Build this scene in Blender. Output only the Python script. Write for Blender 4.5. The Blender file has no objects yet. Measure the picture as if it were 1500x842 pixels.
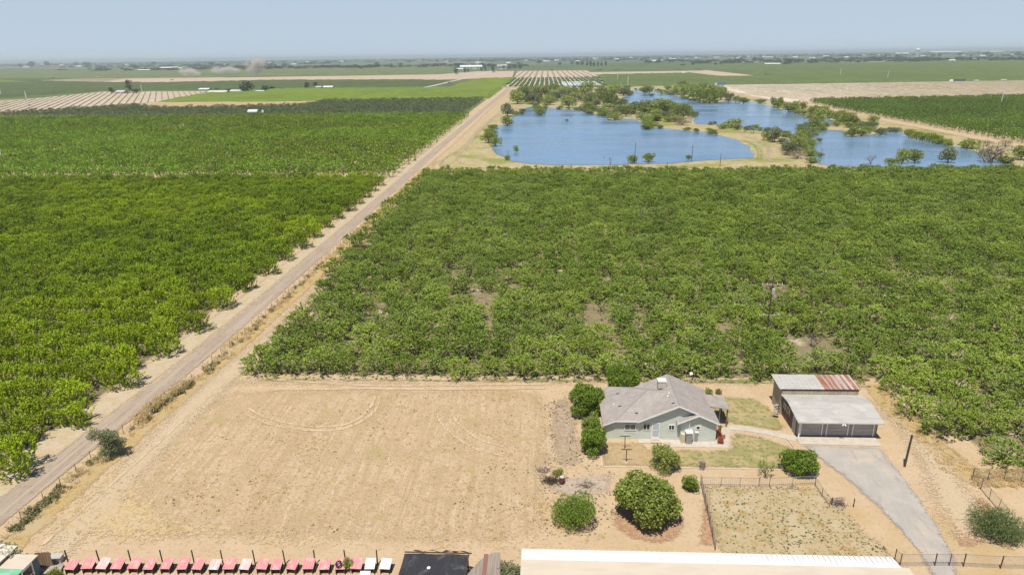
import bpy, math, random
import numpy as np
from mathutils import Vector, Matrix
from mathutils.geometry import tessellate_polygon
rnd=random.Random(7); rng=np.random.default_rng(7)
SC=bpy.context.scene; COL=SC.collection
R=math.radians
# ------------------------------------------------------------------ camera model (photo 1500 x 842)
CH=45.0; FP=1000.0; PIT=R(18.75); ROLL=math.atan(19/1500.); TH=R(2.9)
def P(px,py,z=0.0):
    x=(px-750)/FP; y=-(py-421)/FP
    c,s=math.cos(ROLL),math.sin(ROLL); x,y=c*x+s*y,-s*x+c*y
    d=(x,math.cos(PIT)+y*math.sin(PIT),-math.sin(PIT)+y*math.cos(PIT))
    t=(z-CH)/d[2]; gx,gy=d[0]*t,d[1]*t
    c,s=math.cos(TH),math.sin(TH)
    return (c*gx-s*gy, s*gx+c*gy)
def PP(l): return [P(*p) for p in l]
def Zm(ox,oy,sc,l): return [(ox+x/sc,oy+y/sc) for x,y in l]
def proj(e,n,z=0):      # world -> photo pixel and depth
    c,s=math.cos(TH),math.sin(TH); gx,gy=c*e+s*n,-s*e+c*n; gz=z-CH
    dz=gy*math.cos(PIT)-gz*math.sin(PIT); uy=gy*math.sin(PIT)+gz*math.cos(PIT)
    if dz<=0: return None
    x,y=gx/dz,uy/dz; c,s=math.cos(ROLL),math.sin(ROLL); x,y=c*x-s*y,s*x+c*y
    return 750+x*FP,421-y*FP,dz
# ------------------------------------------------------------------ materials
def nmat(name):
    m=bpy.data.materials.new(name); m.use_nodes=True; nt=m.node_tree; nt.nodes.clear()
    out=nt.nodes.new('ShaderNodeOutputMaterial'); return m,nt,out
def N(nt,t,**k):
    n=nt.nodes.new('ShaderNode'+t)
    for a,b in k.items(): setattr(n,a,b)
    return n
def L(nt,a,b): nt.links.new(a,b)
def rgba(c): return (c[0],c[1],c[2],1)
def maprange(nt,src,a,b,c=0.,d=1.,smooth=True):
    n=N(nt,'MapRange'); n.interpolation_type='SMOOTHSTEP' if smooth else 'LINEAR'
    L(nt,src,n.inputs[0])
    for i,v in zip((1,2,3,4),(a,b,c,d)): n.inputs[i].default_value=v
    return n.outputs[0]
def mix(nt,f,a,b,mode='MIX'):
    n=N(nt,'Mix'); n.data_type='RGBA'; n.blend_type=mode
    for i,v in ((0,f),(6,a),(7,b)):
        if hasattr(v,'is_linked') or hasattr(v,'links'): L(nt,v,n.inputs[i])
        elif i==0: n.inputs[0].default_value=v
        else: n.inputs[i].default_value=rgba(v)
    return n.outputs[2]
def noise(nt,vec,scale=(1,1,1),detail=4,rough=.55,dist=0.,rot=0.):
    mp=N(nt,'Mapping'); mp.inputs['Scale'].default_value=scale; mp.inputs['Rotation'].default_value=(0,0,rot); L(nt,vec,mp.inputs[0])
    n=N(nt,'TexNoise'); n.inputs['Scale'].default_value=1; n.inputs['Detail'].default_value=detail
    n.inputs['Roughness'].default_value=rough; n.inputs['Distortion'].default_value=dist; L(nt,mp.outputs[0],n.inputs[0]); return n.outputs[0]
def surf(name,base,layers=(),rough=.9,bump=None,edge=None,spec=.2,metal=0.,local=False):
    """layers: (scale xyz, lo, hi, colour, [dist],[rot]); edge=(noise amp m, soft m, noise scale)"""
    m,nt,out=nmat(name); g=N(nt,'TexCoord') if local else N(nt,'NewGeometry')
    pos=g.outputs['Object'] if local else g.outputs['Position']
    col=None
    rb=N(nt,'RGB'); rb.outputs[0].default_value=rgba(base); col=rb.outputs[0]
    for l in layers:
        sc=l[0] if isinstance(l[0],tuple) else (l[0],)*3
        f=maprange(nt,noise(nt,pos,sc,dist=l[4] if len(l)>4 else 0.,rot=l[5] if len(l)>5 else 0.),l[1],l[2])
        col=mix(nt,f,col,l[3])
    b=N(nt,'BsdfPrincipled'); L(nt,col,b.inputs['Base Color']); b.inputs['Roughness'].default_value=rough
    b.inputs['Specular IOR Level'].default_value=spec; b.inputs['Metallic'].default_value=metal
    if bump:
        bp=N(nt,'Bump'); bp.inputs['Strength'].default_value=bump[1]; bp.inputs['Distance'].default_value=bump[2]
        sc=bump[0] if isinstance(bump[0],tuple) else (bump[0],)*3
        L(nt,noise(nt,pos,sc,detail=5,rough=.65),bp.inputs['Height']); L(nt,bp.outputs[0],b.inputs['Normal'])
    sh=b.outputs[0]
    if edge:
        at=N(nt,'Attribute'); at.attribute_name='edge'
        nz=noise(nt,pos,(edge[2],)*3,detail=6,rough=.65); mm=N(nt,'Math',operation='MULTIPLY_ADD'); L(nt,nz,mm.inputs[0]); mm.inputs[1].default_value=2*edge[0]; mm.inputs[2].default_value=-edge[0]
        ad=N(nt,'Math',operation='ADD'); L(nt,at.outputs['Fac'],ad.inputs[0]); L(nt,mm.outputs[0],ad.inputs[1])
        hf=noise(nt,pos,(max(4.,7./edge[1]) if edge[1]<4 else 1.5,)*3,detail=3,rough=.7); m2=N(nt,'Math',operation='MULTIPLY_ADD'); L(nt,hf,m2.inputs[0]); m2.inputs[1].default_value=3.*edge[1]; m2.inputs[2].default_value=-2.*edge[1]; a2=N(nt,'Math',operation='ADD'); L(nt,ad.outputs[0],a2.inputs[0]); L(nt,m2.outputs[0],a2.inputs[1])
        f=maprange(nt,a2.outputs[0],0,edge[1]*.04); tr=N(nt,'BsdfTransparent'); mx=N(nt,'MixShader'); L(nt,f,mx.inputs[0]); L(nt,tr.outputs[0],mx.inputs[1]); L(nt,sh,mx.inputs[2]); sh=mx.outputs[0]
    L(nt,sh,out.inputs[0]); return m
def leafmat(name,c1,c2,trans=.2,tree=.18,big=None,bigs=.02,c3=None):
    """c1-c2 per leaf hue, tree: per tree variation, big: colour of large patches of the planting"""
    m,nt,out=nmat(name); at=N(nt,'Attribute'); at.attribute_name='lv'
    col=mix(nt,at.outputs['Fac'],c1,c2)
    oi=N(nt,'ObjectInfo')
    if c3: col=mix(nt,maprange(nt,oi.outputs['Random'],.55,1.,0,.8),col,c3)
    if big:
        g=N(nt,'NewGeometry'); col=mix(nt,maprange(nt,noise(nt,g.outputs['Position'],(bigs,bigs*1.6,.001),detail=3),.42,.62,0,.75),col,big)
    hs=N(nt,'HueSaturation'); L(nt,col,hs.inputs['Color']); L(nt,maprange(nt,oi.outputs['Random'],0,1,1-tree,1+tree,False),hs.inputs['Value'])
    b=N(nt,'BsdfPrincipled'); L(nt,hs.outputs[0],b.inputs['Base Color']); b.inputs['Roughness'].default_value=.5; b.inputs['Specular IOR Level'].default_value=.25
    t=N(nt,'BsdfTranslucent'); L(nt,hs.outputs[0],t.inputs[0]); mx=N(nt,'MixShader'); mx.inputs[0].default_value=trans
    L(nt,b.outputs[0],mx.inputs[1]); L(nt,t.outputs[0],mx.inputs[2]); L(nt,mx.outputs[0],out.inputs[0]); return m
M={}
bark=surf('bark',(.10,.075,.055),[(6.,.4,.65,(.16,.13,.10))],local=True)
M['deadwood']=surf('dead_wood',(.26,.21,.18),[(5.,.4,.6,(.14,.11,.1))],local=True)
# ------------------------------------------------------------------ object helpers
def tag(o,label=None,cat=None,group=None,kind=None):
    if label: o['label']=label
    if cat: o['category']=cat
    if group: o['group']=group
    if kind: o['kind']=kind
    return o
def mesh(name,V,F,mats,midx=None,attrs=None,smooth=False):
    me=bpy.data.meshes.new(name); V=np.asarray(V,dtype=np.float32)
    if isinstance(F,np.ndarray) and F.ndim==2:
        k=F.shape[1]; nf=len(F)
        me.vertices.add(len(V)); me.vertices.foreach_set('co',V.ravel()); me.loops.add(nf*k); me.loops.foreach_set('vertex_index',F.astype(np.int32).ravel())
        me.polygons.add(nf); me.polygons.foreach_set('loop_start',np.arange(0,nf*k,k,dtype=np.int32)); me.polygons.foreach_set('loop_total',np.full(nf,k,dtype=np.int32))
    else: me.from_pydata([tuple(map(float,v)) for v in V],[],[tuple(int(i) for i in f) for f in F])
    for m in (mats if isinstance(mats,(list,tuple)) else [mats]): me.materials.append(m)
    if midx is not None: me.polygons.foreach_set('material_index',np.asarray(midx,dtype=np.int32))
    me.polygons.foreach_set('use_smooth',np.full(len(me.polygons),smooth))
    for k,(dom,v) in (attrs or {}).items():
        a=me.attributes.new(k,'FLOAT',dom); a.data.foreach_set('value',np.asarray(v,dtype=np.float32))
    me.update(calc_edges=True); return me
def link(name,me,parent=None,loc=None,rz=0,sc=None):
    o=bpy.data.objects.new(name,me); COL.objects.link(o)
    if parent: o.parent=parent
    if loc is not None: o.location=loc
    if rz: o.rotation_euler=(0,0,rz)
    if sc is not None: o.scale=sc
    return o
def thing(name,loc,label,cat,group=None,rz=0,sc=None):
    return tag(link(name,None,None,loc,rz,sc),label,cat,group)
class MB:
    def __init__(s): s.v=[]; s.f=[]; s.m=[]
    def add(s,vs,fs,m=0):
        b=len(s.v); s.v+= [tuple(v) for v in vs]; s.f+=[tuple(b+i for i in f) for f in fs]; s.m+=[m]*len(fs)
    def box(s,x0,x1,y0,y1,z0,z1,m=0,rz=0,c=None):
        vs=[(x,y,z) for z in (z0,z1) for x,y in ((x0,y0),(x1,y0),(x1,y1),(x0,y1))]
        if rz:
            cx,cy=c or ((x0+x1)/2,(y0+y1)/2); a,b=math.cos(rz),math.sin(rz); vs=[(cx+a*(x-cx)-b*(y-cy),cy+b*(x-cx)+a*(y-cy),z) for x,y,z in vs]
        s.add(vs,[(0,3,2,1),(4,5,6,7),(0,1,5,4),(1,2,6,5),(2,3,7,6),(3,0,4,7)],m); return s
    def tube(s,pts,rad,n=6,m=0):
        pts=[Vector(p) for p in pts]; rad=rad if isinstance(rad,(list,tuple)) else [rad]*len(pts); rings=[]
        for i,p in enumerate(pts):
            d=(pts[min(i+1,len(pts)-1)]-pts[max(i-1,0)]).normalized(); a=d.orthogonal().normalized() if abs(d.z)<.99 else Vector((1,0,0)); b=d.cross(a).normalized(); a=b.cross(d)
            rings.append([p+(a*math.cos(t)+b*math.sin(t))*rad[i] for t in (2*math.pi*k/n for k in range(n))])
        vs=[v for r in rings for v in r]; fs=[]
        for i in range(len(pts)-1):
            for k in range(n): fs.append((i*n+k,i*n+(k+1)%n,(i+1)*n+(k+1)%n,(i+1)*n+k))
        fs.append(tuple(range(n-1,-1,-1))); fs.append(tuple((len(pts)-1)*n+k for k in range(n)))
        s.add(vs,fs,m); return s
    def slab(s,poly,t,m=0,down=(0,0,-1)):   # planar polygon given thickness
        n=len(poly); d=Vector(down)*t; lo=[tuple(Vector(p)+d) for p in poly]
        s.add(list(poly)+lo,[tuple(range(n)),tuple(range(2*n-1,n-1,-1))]+[(i,n+i,n+(i+1)%n,(i+1)%n) for i in range(n)],m); return s
    def prism(s,poly,z0,z1,m=0):
        n=len(poly); s.add([(x,y,z0) for x,y in poly]+[(x,y,z1) for x,y in poly],[tuple(range(n-1,-1,-1)),tuple(range(n,2*n))]+[(i,(i+1)%n,n+(i+1)%n,n+i) for i in range(n)],m); return s
    def wall(s,prof,y0,y1,m=0):             # profile in xz extruded along y
        n=len(prof); s.add([(x,y0,z) for x,z in prof]+[(x,y1,z) for x,z in prof],[tuple(range(n)),tuple(range(2*n-1,n-1,-1))]+[(i,n+i,n+(i+1)%n,(i+1)%n) for i in range(n)],m); return s
    def build(s,name,mats,parent=None,smooth=False,loc=None):
        me=mesh(name,s.v,s.f,mats,s.m,smooth=smooth); return link(name,me,parent,loc)
    def me(s,name,mats,smooth=False): return mesh(name,s.v,s.f,mats,s.m,smooth=smooth)
# ------------------------------------------------------------------ polygons and ground sheets
def sdist(X,Y,poly):
    p=np.array(poly,float); q=np.roll(p,-1,0); best=np.full(X.shape,1e18); ins=np.zeros(X.shape,bool)
    for (ax,ay),(bx,by) in zip(p,q):
        dx,dy=bx-ax,by-ay; t=np.clip(((X-ax)*dx+(Y-ay)*dy)/(dx*dx+dy*dy+1e-12),0,1)
        best=np.minimum(best,(X-ax-t*dx)**2+(Y-ay-t*dy)**2)
        with np.errstate(divide='ignore',invalid='ignore'):
            c=((ay>Y)!=(by>Y))&(X<(bx-ax)*(Y-ay)/(by-ay+1e-12)+ax)
        ins^=c
    d=np.sqrt(best); return np.where(ins,d,-d)
def grid(poly,res,pad):
    p=np.array(poly); x0,y0=p.min(0)-pad; x1,y1=p.max(0)+pad; nx=max(2,int((x1-x0)/res)+1); ny=max(2,int((y1-y0)/res)+1)
    X,Y=np.meshgrid(np.linspace(x0,x1,nx),np.linspace(y0,y1,ny)); d=sdist(X,Y,poly); i=np.arange(nx*ny).reshape(ny,nx)
    F=np.stack([i[:-1,:-1],i[:-1,1:],i[1:,1:],i[1:,:-1]],-1).reshape(-1,4); return X,Y,d,F
def compact(V,F,*at):
    u,inv=np.unique(F,return_inverse=True); return V[u],inv.reshape(F.shape),[a[u] for a in at]
def patch(name,poly,z,mat,res=1.,pad=.8,kind='structure',label=None,cat=None):
    X,Y,d,F=grid(poly,res,pad+res); dr=d.ravel(); F=F[(dr[F]>-pad-res).all(1)]
    V=np.stack([X.ravel(),Y.ravel(),np.full(dr.size,z)],-1); V,F,(e,)=compact(V,F,dr)
    return tag(link(name,mesh(name,V,F,mat,attrs={'edge':('POINT',e)})),label,cat,kind=kind)
def ribbon(pts,w):
    pts=[np.array(p,float) for p in pts]; l=[];r=[]
    for i,p in enumerate(pts):
        d=pts[min(i+1,len(pts)-1)]-pts[max(i-1,0)]; d/=np.linalg.norm(d); nn=np.array([-d[1],d[0]]); ww=w[i] if isinstance(w,(list,tuple)) else w
        l.append(tuple(p+nn*ww/2)); r.append(tuple(p-nn*ww/2))
    return l+r[::-1]
def jpoly(poly,step,amp):
    out=[]; n=len(poly)
    for i in range(n):
        a=np.array(poly[i]); b=np.array(poly[(i+1)%n]); k=max(1,int(np.linalg.norm(b-a)/step))
        for j in range(k): out.append(tuple(a+(b-a)*j/k+rng.normal(0,amp,2)))
    return out
def flat(name,poly,z,mat,kind='structure',label=None,cat=None):
    t=tessellate_polygon([[Vector((x,y,0)) for x,y in poly]]); me=bpy.data.meshes.new(name)
    me.from_pydata([(x,y,z) for x,y in poly],[],[tuple(i) for i in t]); me.materials.append(mat); me.update()
    bm_flip=[p for p in me.polygons if p.normal.z<0]
    if bm_flip: me.flip_normals() if len(bm_flip)==len(me.polygons) else None
    return tag(link(name,me),label,cat,kind=kind)
def fieldslab(name,poly,h,mat,res,label,cat='crop field',amp=.5,z0=.05):
    X,Y,d,F=grid(poly,res,res); dr=d.ravel(); Z=np.where(dr>res*.35,h+rng.normal(0,amp,dr.size),z0-.03)
    keep=(dr[F]>-res*.8).all(1)&((dr[F]>0).any(1)); F=F[keep]
    V=np.stack([X.ravel()+rng.normal(0,res*.15,dr.size),Y.ravel()+rng.normal(0,res*.15,dr.size),Z],-1); V,F,_=compact(V,F)
    return tag(link(name,mesh(name,V,F,mat)),label,cat,kind='stuff')
def rows(name,poly,sp,w,h,mat,label,seg=12.,ang=0.,cat='crop rows'):
    p=np.array(poly); ca,sa=math.cos(ang),math.sin(ang); q=np.stack([p[:,0]*ca+p[:,1]*sa,-p[:,0]*sa+p[:,1]*ca],-1); V=[];F=[]
    x=q[:,0].min()+sp/2
    while x<q[:,0].max():
        ys=[]
        for i in range(len(q)):
            a,b=q[i],q[(i+1)%len(q)]
            if (a[0]>x)!=(b[0]>x): ys.append(a[1]+(b[1]-a[1])*(x-a[0])/(b[0]-a[0]))
        ys.sort()
        for y0,y1 in zip(ys[::2],ys[1::2]):
            k=max(1,int((y1-y0)/seg)); yy=np.linspace(y0,y1,k+1)
            for j,y in enumerate(yy):
                ww=w*rnd.uniform(.6,1.15)/2; hh=h*rnd.uniform(.7,1.15); ox=rnd.gauss(0,w*.08)
                for (dx,z) in ((-ww,.06),(-ww*.7,hh*.85),(0,hh),(ww*.7,hh*.85),(ww,.06)):
                    X=x+dx+ox; V.append((X*ca-y*sa,X*sa+y*ca,z))
                if j:
                    b=len(V)-10
                    for c in range(4): F.append((b+c,b+c+1,b+c+6,b+c+5))
        x+=sp
    return tag(link(name,mesh(name,np.array(V),np.array(F),mat)),label,cat,kind='stuff')
# ------------------------------------------------------------------ foliage geometry
def leaves(c,d,l,w):
    """kite-shaped leaf sprays: centre, direction, length, width"""
    n=len(c); d=d/np.linalg.norm(d,axis=1,keepdims=True); r=rng.normal(size=(n,3)); s=np.cross(d,r); s/=np.linalg.norm(s,axis=1,keepdims=True)
    l=l[:,None];w=w[:,None]; V=np.stack([c-d*l/2,c+s*w/2,c+d*l/2,c-s*w/2],1).reshape(-1,3); F=np.arange(4*n).reshape(n,4); return V,F
def shoots(ns,Rx,H,z0,up,droop,ln,nl,ll,lw,spread=1.):
    """a crown of shoots: start inside the crown, grow outwards/upwards, leaves along each"""
    C=[];D=[]
    nc=8; ca=np.arange(nc)*2*math.pi/(nc-2)+rng.normal(0,.25,nc); cr=rng.uniform(.48,.72,nc)*Rx; cr[-2:]=rng.uniform(0,.25,2)*Rx; chh=rng.uniform(.68,1.05,nc)
    for i in range(ns):
        q=rng.integers(nc); X_=cr[q]*math.cos(ca[q])+rng.normal(0,.15*Rx); Y_=cr[q]*math.sin(ca[q])+rng.normal(0,.15*Rx); a=math.atan2(Y_,X_); rr=math.hypot(X_,Y_); t=min(rr/Rx,1.)
        top=z0+(H-z0)*chh[q]*(.5+.5*math.sqrt(max(0,1-t*t))); z=rng.uniform(z0+.12*(top-z0),top) if rng.uniform()<.5 else top
        out=np.array([math.cos(a),math.sin(a),0]); d=out*(.35+.8*t)+np.array([0,0,up])+rng.normal(0,.3,3); d/=np.linalg.norm(d); L0=ln*rng.uniform(.6,1.25)
        p=np.array([rr*math.cos(a),rr*math.sin(a),z-L0*.45])
        for k in range(nl):
            u=(k+.5)/nl; q=p+d*L0*u+np.array([0,0,-droop*u*u*L0]); dd=d*.6+rng.normal(0,.65,3)+np.array([0,0,-droop*u])
            C.append(q+rng.normal(0,.05*spread,3)); D.append(dd)
    C=np.array(C);D=np.array(D); n=len(C); return leaves(C,D,rng.uniform(.7,1.3,n)*ll,rng.uniform(.7,1.3,n)*lw)
def lobed(n,ll,lw,H=1.6,nl=11,low=.12,inner=.25):
    """unit-radius rounded crown made of leaf-covered lobes"""
    a=np.arange(nl)*2.4+rng.normal(0,.2,nl); rr=rng.uniform(.4,.68,nl); cz=rng.uniform(min(low+.3,H*.45),max(H-.42,H*.55),nl); cen=np.stack([rr*np.cos(a),rr*np.sin(a),cz],-1)
    cen=np.vstack([cen,[0,0,H*.62],[0,0,H*.4],[0,0,H*.75]]); rad=np.append(rng.uniform(.28,.42,nl),[.46,.48,.36]); k=rng.choice(len(cen),n,p=rad**2/(rad**2).sum())
    d=rng.normal(size=(n,3)); d/=np.linalg.norm(d,axis=1,keepdims=True); f=1-inner*rng.uniform(0,1,n)**2+rng.normal(0,.07,n)
    c=cen[k]+d*(rad[k]*f)[:,None]*np.array([1,1,.9]); c[:,2]=np.maximum(c[:,2],low*.6+rng.uniform(0,.1,n))
    dd=d*.5+rng.normal(0,.8,(n,3))+np.array([0,0,.1]); return leaves(c,dd,rng.uniform(.6,1.35,n)*ll,rng.uniform(.6,1.35,n)*lw)
def limbs(Rx,H,th,r0,nb=5,seed=0,sides=5):
    q=random.Random(seed); b=MB(); b.tube([(0,0,-.05),(q.uniform(-.04,.04),0,th*.6),(0,0,th)],[r0*1.25,r0,r0*.95],sides)
    for i in range(nb):
        a=2*math.pi*i/nb+q.uniform(-.3,.3); e=Rx*q.uniform(.45,.62)
        m=(math.cos(a)*e*.45,math.sin(a)*e*.45,th+(H-th)*.32); t=(math.cos(a+.1)*e,math.sin(a+.1)*e,th+(H-th)*q.uniform(.62,.78))
        b.tube([(0,0,th*.9),m,t],[r0*.7,r0*.5,r0*.22],4)
        a2=a+q.choice((-.6,.6)); b.tube([m,(m[0]+math.cos(a2)*e*.5,m[1]+math.sin(a2)*e*.5,m[2]+(H-th)*.33)],[r0*.42,r0*.18],4)
    return b
def lv(n,k=1): return rng.uniform(0,1,n)
class Kind:          # a plant kind: list of (crown mesh, trunk mesh, joined mesh)
    def __init__(s,name,gens,lmat,tgen,tmat=bark):
        s.var=[]
        for i,g in enumerate(gens):
            V,F=g(); a=lv(len(F)); cm=mesh(name+'_crown',V,F,lmat,attrs={'lv':('FACE',a)})
            tb=tgen(i); tm=tb.me(name+'_trunk',tmat) if tb else None
            tv=np.array(tb.v) if tb else np.zeros((0,3)); tf=[f for f in tb.f if len(f)==4] if tb else []
            VV=np.vstack([V,tv]); FF=np.vstack([F,np.array(tf)+len(V)]) if tf else F
            jm=mesh(name+'_plant',VV,FF,[lmat,tmat],[0]*len(F)+[1]*(len(FF)-len(F)),attrs={'lv':('FACE',np.append(a,np.full(len(FF)-len(F),.5)))})
            s.var.append((cm,tm,jm))
        s.coll=None
    def collection(s):
        if not s.coll:
            s.coll=bpy.data.collections.new('plant_forms')
            for v in s.var: s.coll.objects.link(bpy.data.objects.new('plant_form',v[2]))
        return s.coll
def plant(name,k,i,x,y,sc,rz,label,cat,group=None,z=0,crown='crown',trunk='trunk'):
    t=thing(name,(x,y,z),label,cat,group,rz,sc); v=k.var[i%len(k.var)]
    link(crown,v[0],t)
    if v[1]: link(trunk,v[1],t)
    return t
def scatter(name,k,pts,label,cat,group=None):
    """pts rows: x,y,z,sx,sz,rz -> one object instancing the kind's joined meshes"""
    pts=np.asarray(pts,float); me=bpy.data.meshes.new(name); me.vertices.add(len(pts)); me.vertices.foreach_set('co',pts[:,:3].astype(np.float32).ravel())
    for nm,ty,val in (('scl','FLOAT_VECTOR',np.stack([pts[:,3],pts[:,3],pts[:,4]],-1)),('rot','FLOAT_VECTOR',np.stack([0*pts[:,5],0*pts[:,5],pts[:,5]],-1))):
        a=me.attributes.new(nm,ty,'POINT'); a.data.foreach_set('vector',val.astype(np.float32).ravel())
    a=me.attributes.new('vi','INT','POINT'); a.data.foreach_set('value',rng.integers(0,len(k.var),len(pts)).astype(np.int32))
    o=link(name,me); tag(o,label,cat,group,'stuff')
    ng=bpy.data.node_groups.new(name,'GeometryNodeTree'); ng.interface.new_socket('Geometry',in_out='INPUT',socket_type='NodeSocketGeometry'); ng.interface.new_socket('Geometry',in_out='OUTPUT',socket_type='NodeSocketGeometry')
    n=ng.nodes; gi=n.new('NodeGroupInput'); go=n.new('NodeGroupOutput'); ip=n.new('GeometryNodeInstanceOnPoints'); ci=n.new('GeometryNodeCollectionInfo')
    ci.inputs[0].default_value=k.collection(); ci.inputs['Separate Children'].default_value=True; ci.inputs['Reset Children'].default_value=True
    def na(nm,ty):
        q=n.new('GeometryNodeInputNamedAttribute'); q.data_type=ty; q.inputs[0].default_value=nm; return q.outputs[0]
    er=n.new('FunctionNodeEulerToRotation'); ng.links.new(na('rot','FLOAT_VECTOR'),er.inputs[0])
    ng.links.new(gi.outputs[0],ip.inputs['Points']); ng.links.new(ci.outputs[0],ip.inputs['Instance']); ip.inputs['Pick Instance'].default_value=True
    ng.links.new(na('vi','INT'),ip.inputs['Instance Index']); ng.links.new(er.outputs[0],ip.inputs['Rotation']); ng.links.new(na('scl','FLOAT_VECTOR'),ip.inputs['Scale'])
    ng.links.new(ip.outputs[0],go.inputs[0]); md=o.modifiers.new('planting','NODES'); md.node_group=ng; return o
# ------------------------------------------------------------------ world, sun, camera
SUN_EL=R(68); sh=Vector((.36,.93)).normalized()
w=bpy.data.worlds.new('World'); SC.world=w; w.use_nodes=True; nt=w.node_tree; nt.nodes.clear()
sky=nt.nodes.new('ShaderNodeTexSky'); sky.sky_type='NISHITA'; sky.sun_disc=False; sky.sun_elevation=SUN_EL; sky.sun_rotation=math.atan2(-sh.x,-sh.y)%(2*math.pi)
sky.altitude=100; sky.air_density=1.0; sky.dust_density=.0; sky.ozone_density=3.5
bg=nt.nodes.new('ShaderNodeBackground'); bg.inputs[1].default_value=.085; wo=nt.nodes.new('ShaderNodeOutputWorld')
mxs=nt.nodes.new('ShaderNodeMix'); mxs.data_type='RGBA'; tcw=nt.nodes.new('ShaderNodeTexCoord'); sxw=nt.nodes.new('ShaderNodeSeparateXYZ'); nt.links.new(tcw.outputs['Generated'],sxw.inputs[0]); mrw=nt.nodes.new('ShaderNodeMapRange'); nt.links.new(sxw.outputs[2],mrw.inputs[0]); mrw.interpolation_type='SMOOTHSTEP'
for i_,v_ in zip((1,2,3,4),(.03,.27,.9,.0)): mrw.inputs[i_].default_value=v_
nt.links.new(mrw.outputs[0],mxs.inputs[0]); mxs.inputs[7].default_value=(5.3,6.5,8.0,1); nt.links.new(sky.outputs[0],mxs.inputs[6]); nt.links.new(mxs.outputs[2],bg.inputs[0]); nt.links.new(bg.outputs[0],wo.inputs[0])
sl=bpy.data.lights.new('sun','SUN'); sl.energy=5.0; sl.angle=R(.5); sl.color=(1,.95,.87); so=bpy.data.objects.new('sun',sl); COL.objects.link(so)
so.rotation_euler=Vector((sh.x*math.cos(SUN_EL),sh.y*math.cos(SUN_EL),-math.sin(SUN_EL))).to_track_quat('-Z','Y').to_euler(); so.location=(0,0,80)
cd=bpy.data.cameras.new('camera'); cam=bpy.data.objects.new('camera',cd); COL.objects.link(cam); SC.camera=cam
cd.sensor_width=36; cd.lens=36*FP/1500; cd.clip_start=1; cd.clip_end=60000; cam.location=(0,0,CH)
fw=Vector((-math.sin(TH)*math.cos(PIT),math.cos(TH)*math.cos(PIT),-math.sin(PIT))); rt=Vector((math.cos(TH),math.sin(TH),0)); up=rt.cross(fw)
c_,s_=math.cos(ROLL),math.sin(ROLL); r2=rt*c_-up*s_; u2=rt*s_+up*c_
cam.matrix_world=Matrix(((r2.x,u2.x,-fw.x,0),(r2.y,u2.y,-fw.y,0),(r2.z,u2.z,-fw.z,CH),(0,0,0,1)))
vs=SC.view_settings; vs.view_transform='Standard'; vs.look='None'; vs.gamma=1; vs.exposure=.15; vs.use_curve_mapping=False
SC.render.engine='CYCLES'; SC.cycles.transparent_max_bounces=16; SC.cycles.max_bounces=6; SC.cycles.volume_bounces=1
# ================================================================== SETTING
sand=(.49,.365,.23)
def ground_mat():
    m,nt,out=nmat('ground'); g=N(nt,'NewGeometry'); pos=g.outputs['Position']
    near=mix(nt,maprange(nt,noise(nt,pos,(.35,.35,1),6,.65),.38,.66),sand,(.45,.33,.20))
    near=mix(nt,maprange(nt,noise(nt,pos,(.08,.08,1),5,.6),.5,.68,0,.8),near,(.43,.30,.14))
    near=mix(nt,maprange(nt,noise(nt,pos,(2.5,2.5,1),5,.75),.5,.72,0,.75),near,(.28,.20,.11))
    # far farmland: rectangular parcels of different crops
    sx=N(nt,'SeparateXYZ'); L(nt,pos,sx.inputs[0])
    def cell(s,a):
        q=N(nt,'Math',operation='MULTIPLY'); L(nt,sx.outputs[a],q.inputs[0]); q.inputs[1].default_value=1/s; f=N(nt,'Math',operation='FLOOR'); L(nt,q.outputs[0],f.inputs[0]); return f.outputs[0]
    cb=N(nt,'CombineXYZ'); L(nt,cell(420.,0),cb.inputs[0]); L(nt,cell(310.,1),cb.inputs[1]); wn=N(nt,'TexWhiteNoise'); wn.noise_dimensions='3D'; L(nt,cb.outputs[0],wn.inputs[0])
    cr=N(nt,'ValToRGB'); cr.color_ramp.interpolation='CONSTANT'; L(nt,wn.outputs[0],cr.inputs[0]); e=cr.color_ramp.elements
    cols=[(0,(.09,.125,.045)),(.22,(.115,.15,.05)),(.42,(.08,.11,.045)),(.58,(.16,.175,.075)),(.7,(.10,.135,.05)),(.84,(.30,.24,.16)),(.9,(.09,.12,.045))]
    e[0].position,e[0].color=cols[0][0],rgba(cols[0][1]); e[1].position,e[1].color=cols[1][0],rgba(cols[1][1])
    for p,c in cols[2:]: k=e.new(p); k.color=rgba(c)
    far=mix(nt,maprange(nt,noise(nt,pos,(.02,.006,1),5,.7),.4,.7,0,.35),cr.outputs[0],(.045,.07,.03))
    vl=N(nt,'VectorMath',operation='LENGTH'); L(nt,pos,vl.inputs[0]); col=mix(nt,maprange(nt,vl.outputs['Value'],1000,1150),near,far)
    b=N(nt,'BsdfPrincipled'); L(nt,col,b.inputs['Base Color']); b.inputs['Roughness'].default_value=.95; b.inputs['Specular IOR Level'].default_value=.1
    bp=N(nt,'Bump'); bp.inputs['Strength'].default_value=.5; bp.inputs['Distance'].default_value=.08; L(nt,noise(nt,pos,(1.6,1.6,1.6),6,.7),bp.inputs['Height']); L(nt,bp.outputs[0],b.inputs['Normal'])
    L(nt,b.outputs[0],out.inputs[0]); return m
gm=ground_mat()
S=20000
gv=[];gf=[]
xs=[-S,-2000,-200,200,2000,S]; ys=[-400,0,150,900,3000,S*1.2]
for y in ys:
    for x in xs: gv.append((x,y,0))
for j in range(5):
    for i in range(5): gf.append((j*6+i,j*6+i+1,(j+1)*6+i+1,(j+1)*6+i))
tag(link('ground',mesh('ground',gv,gf,gm)),kind='structure')
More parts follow.
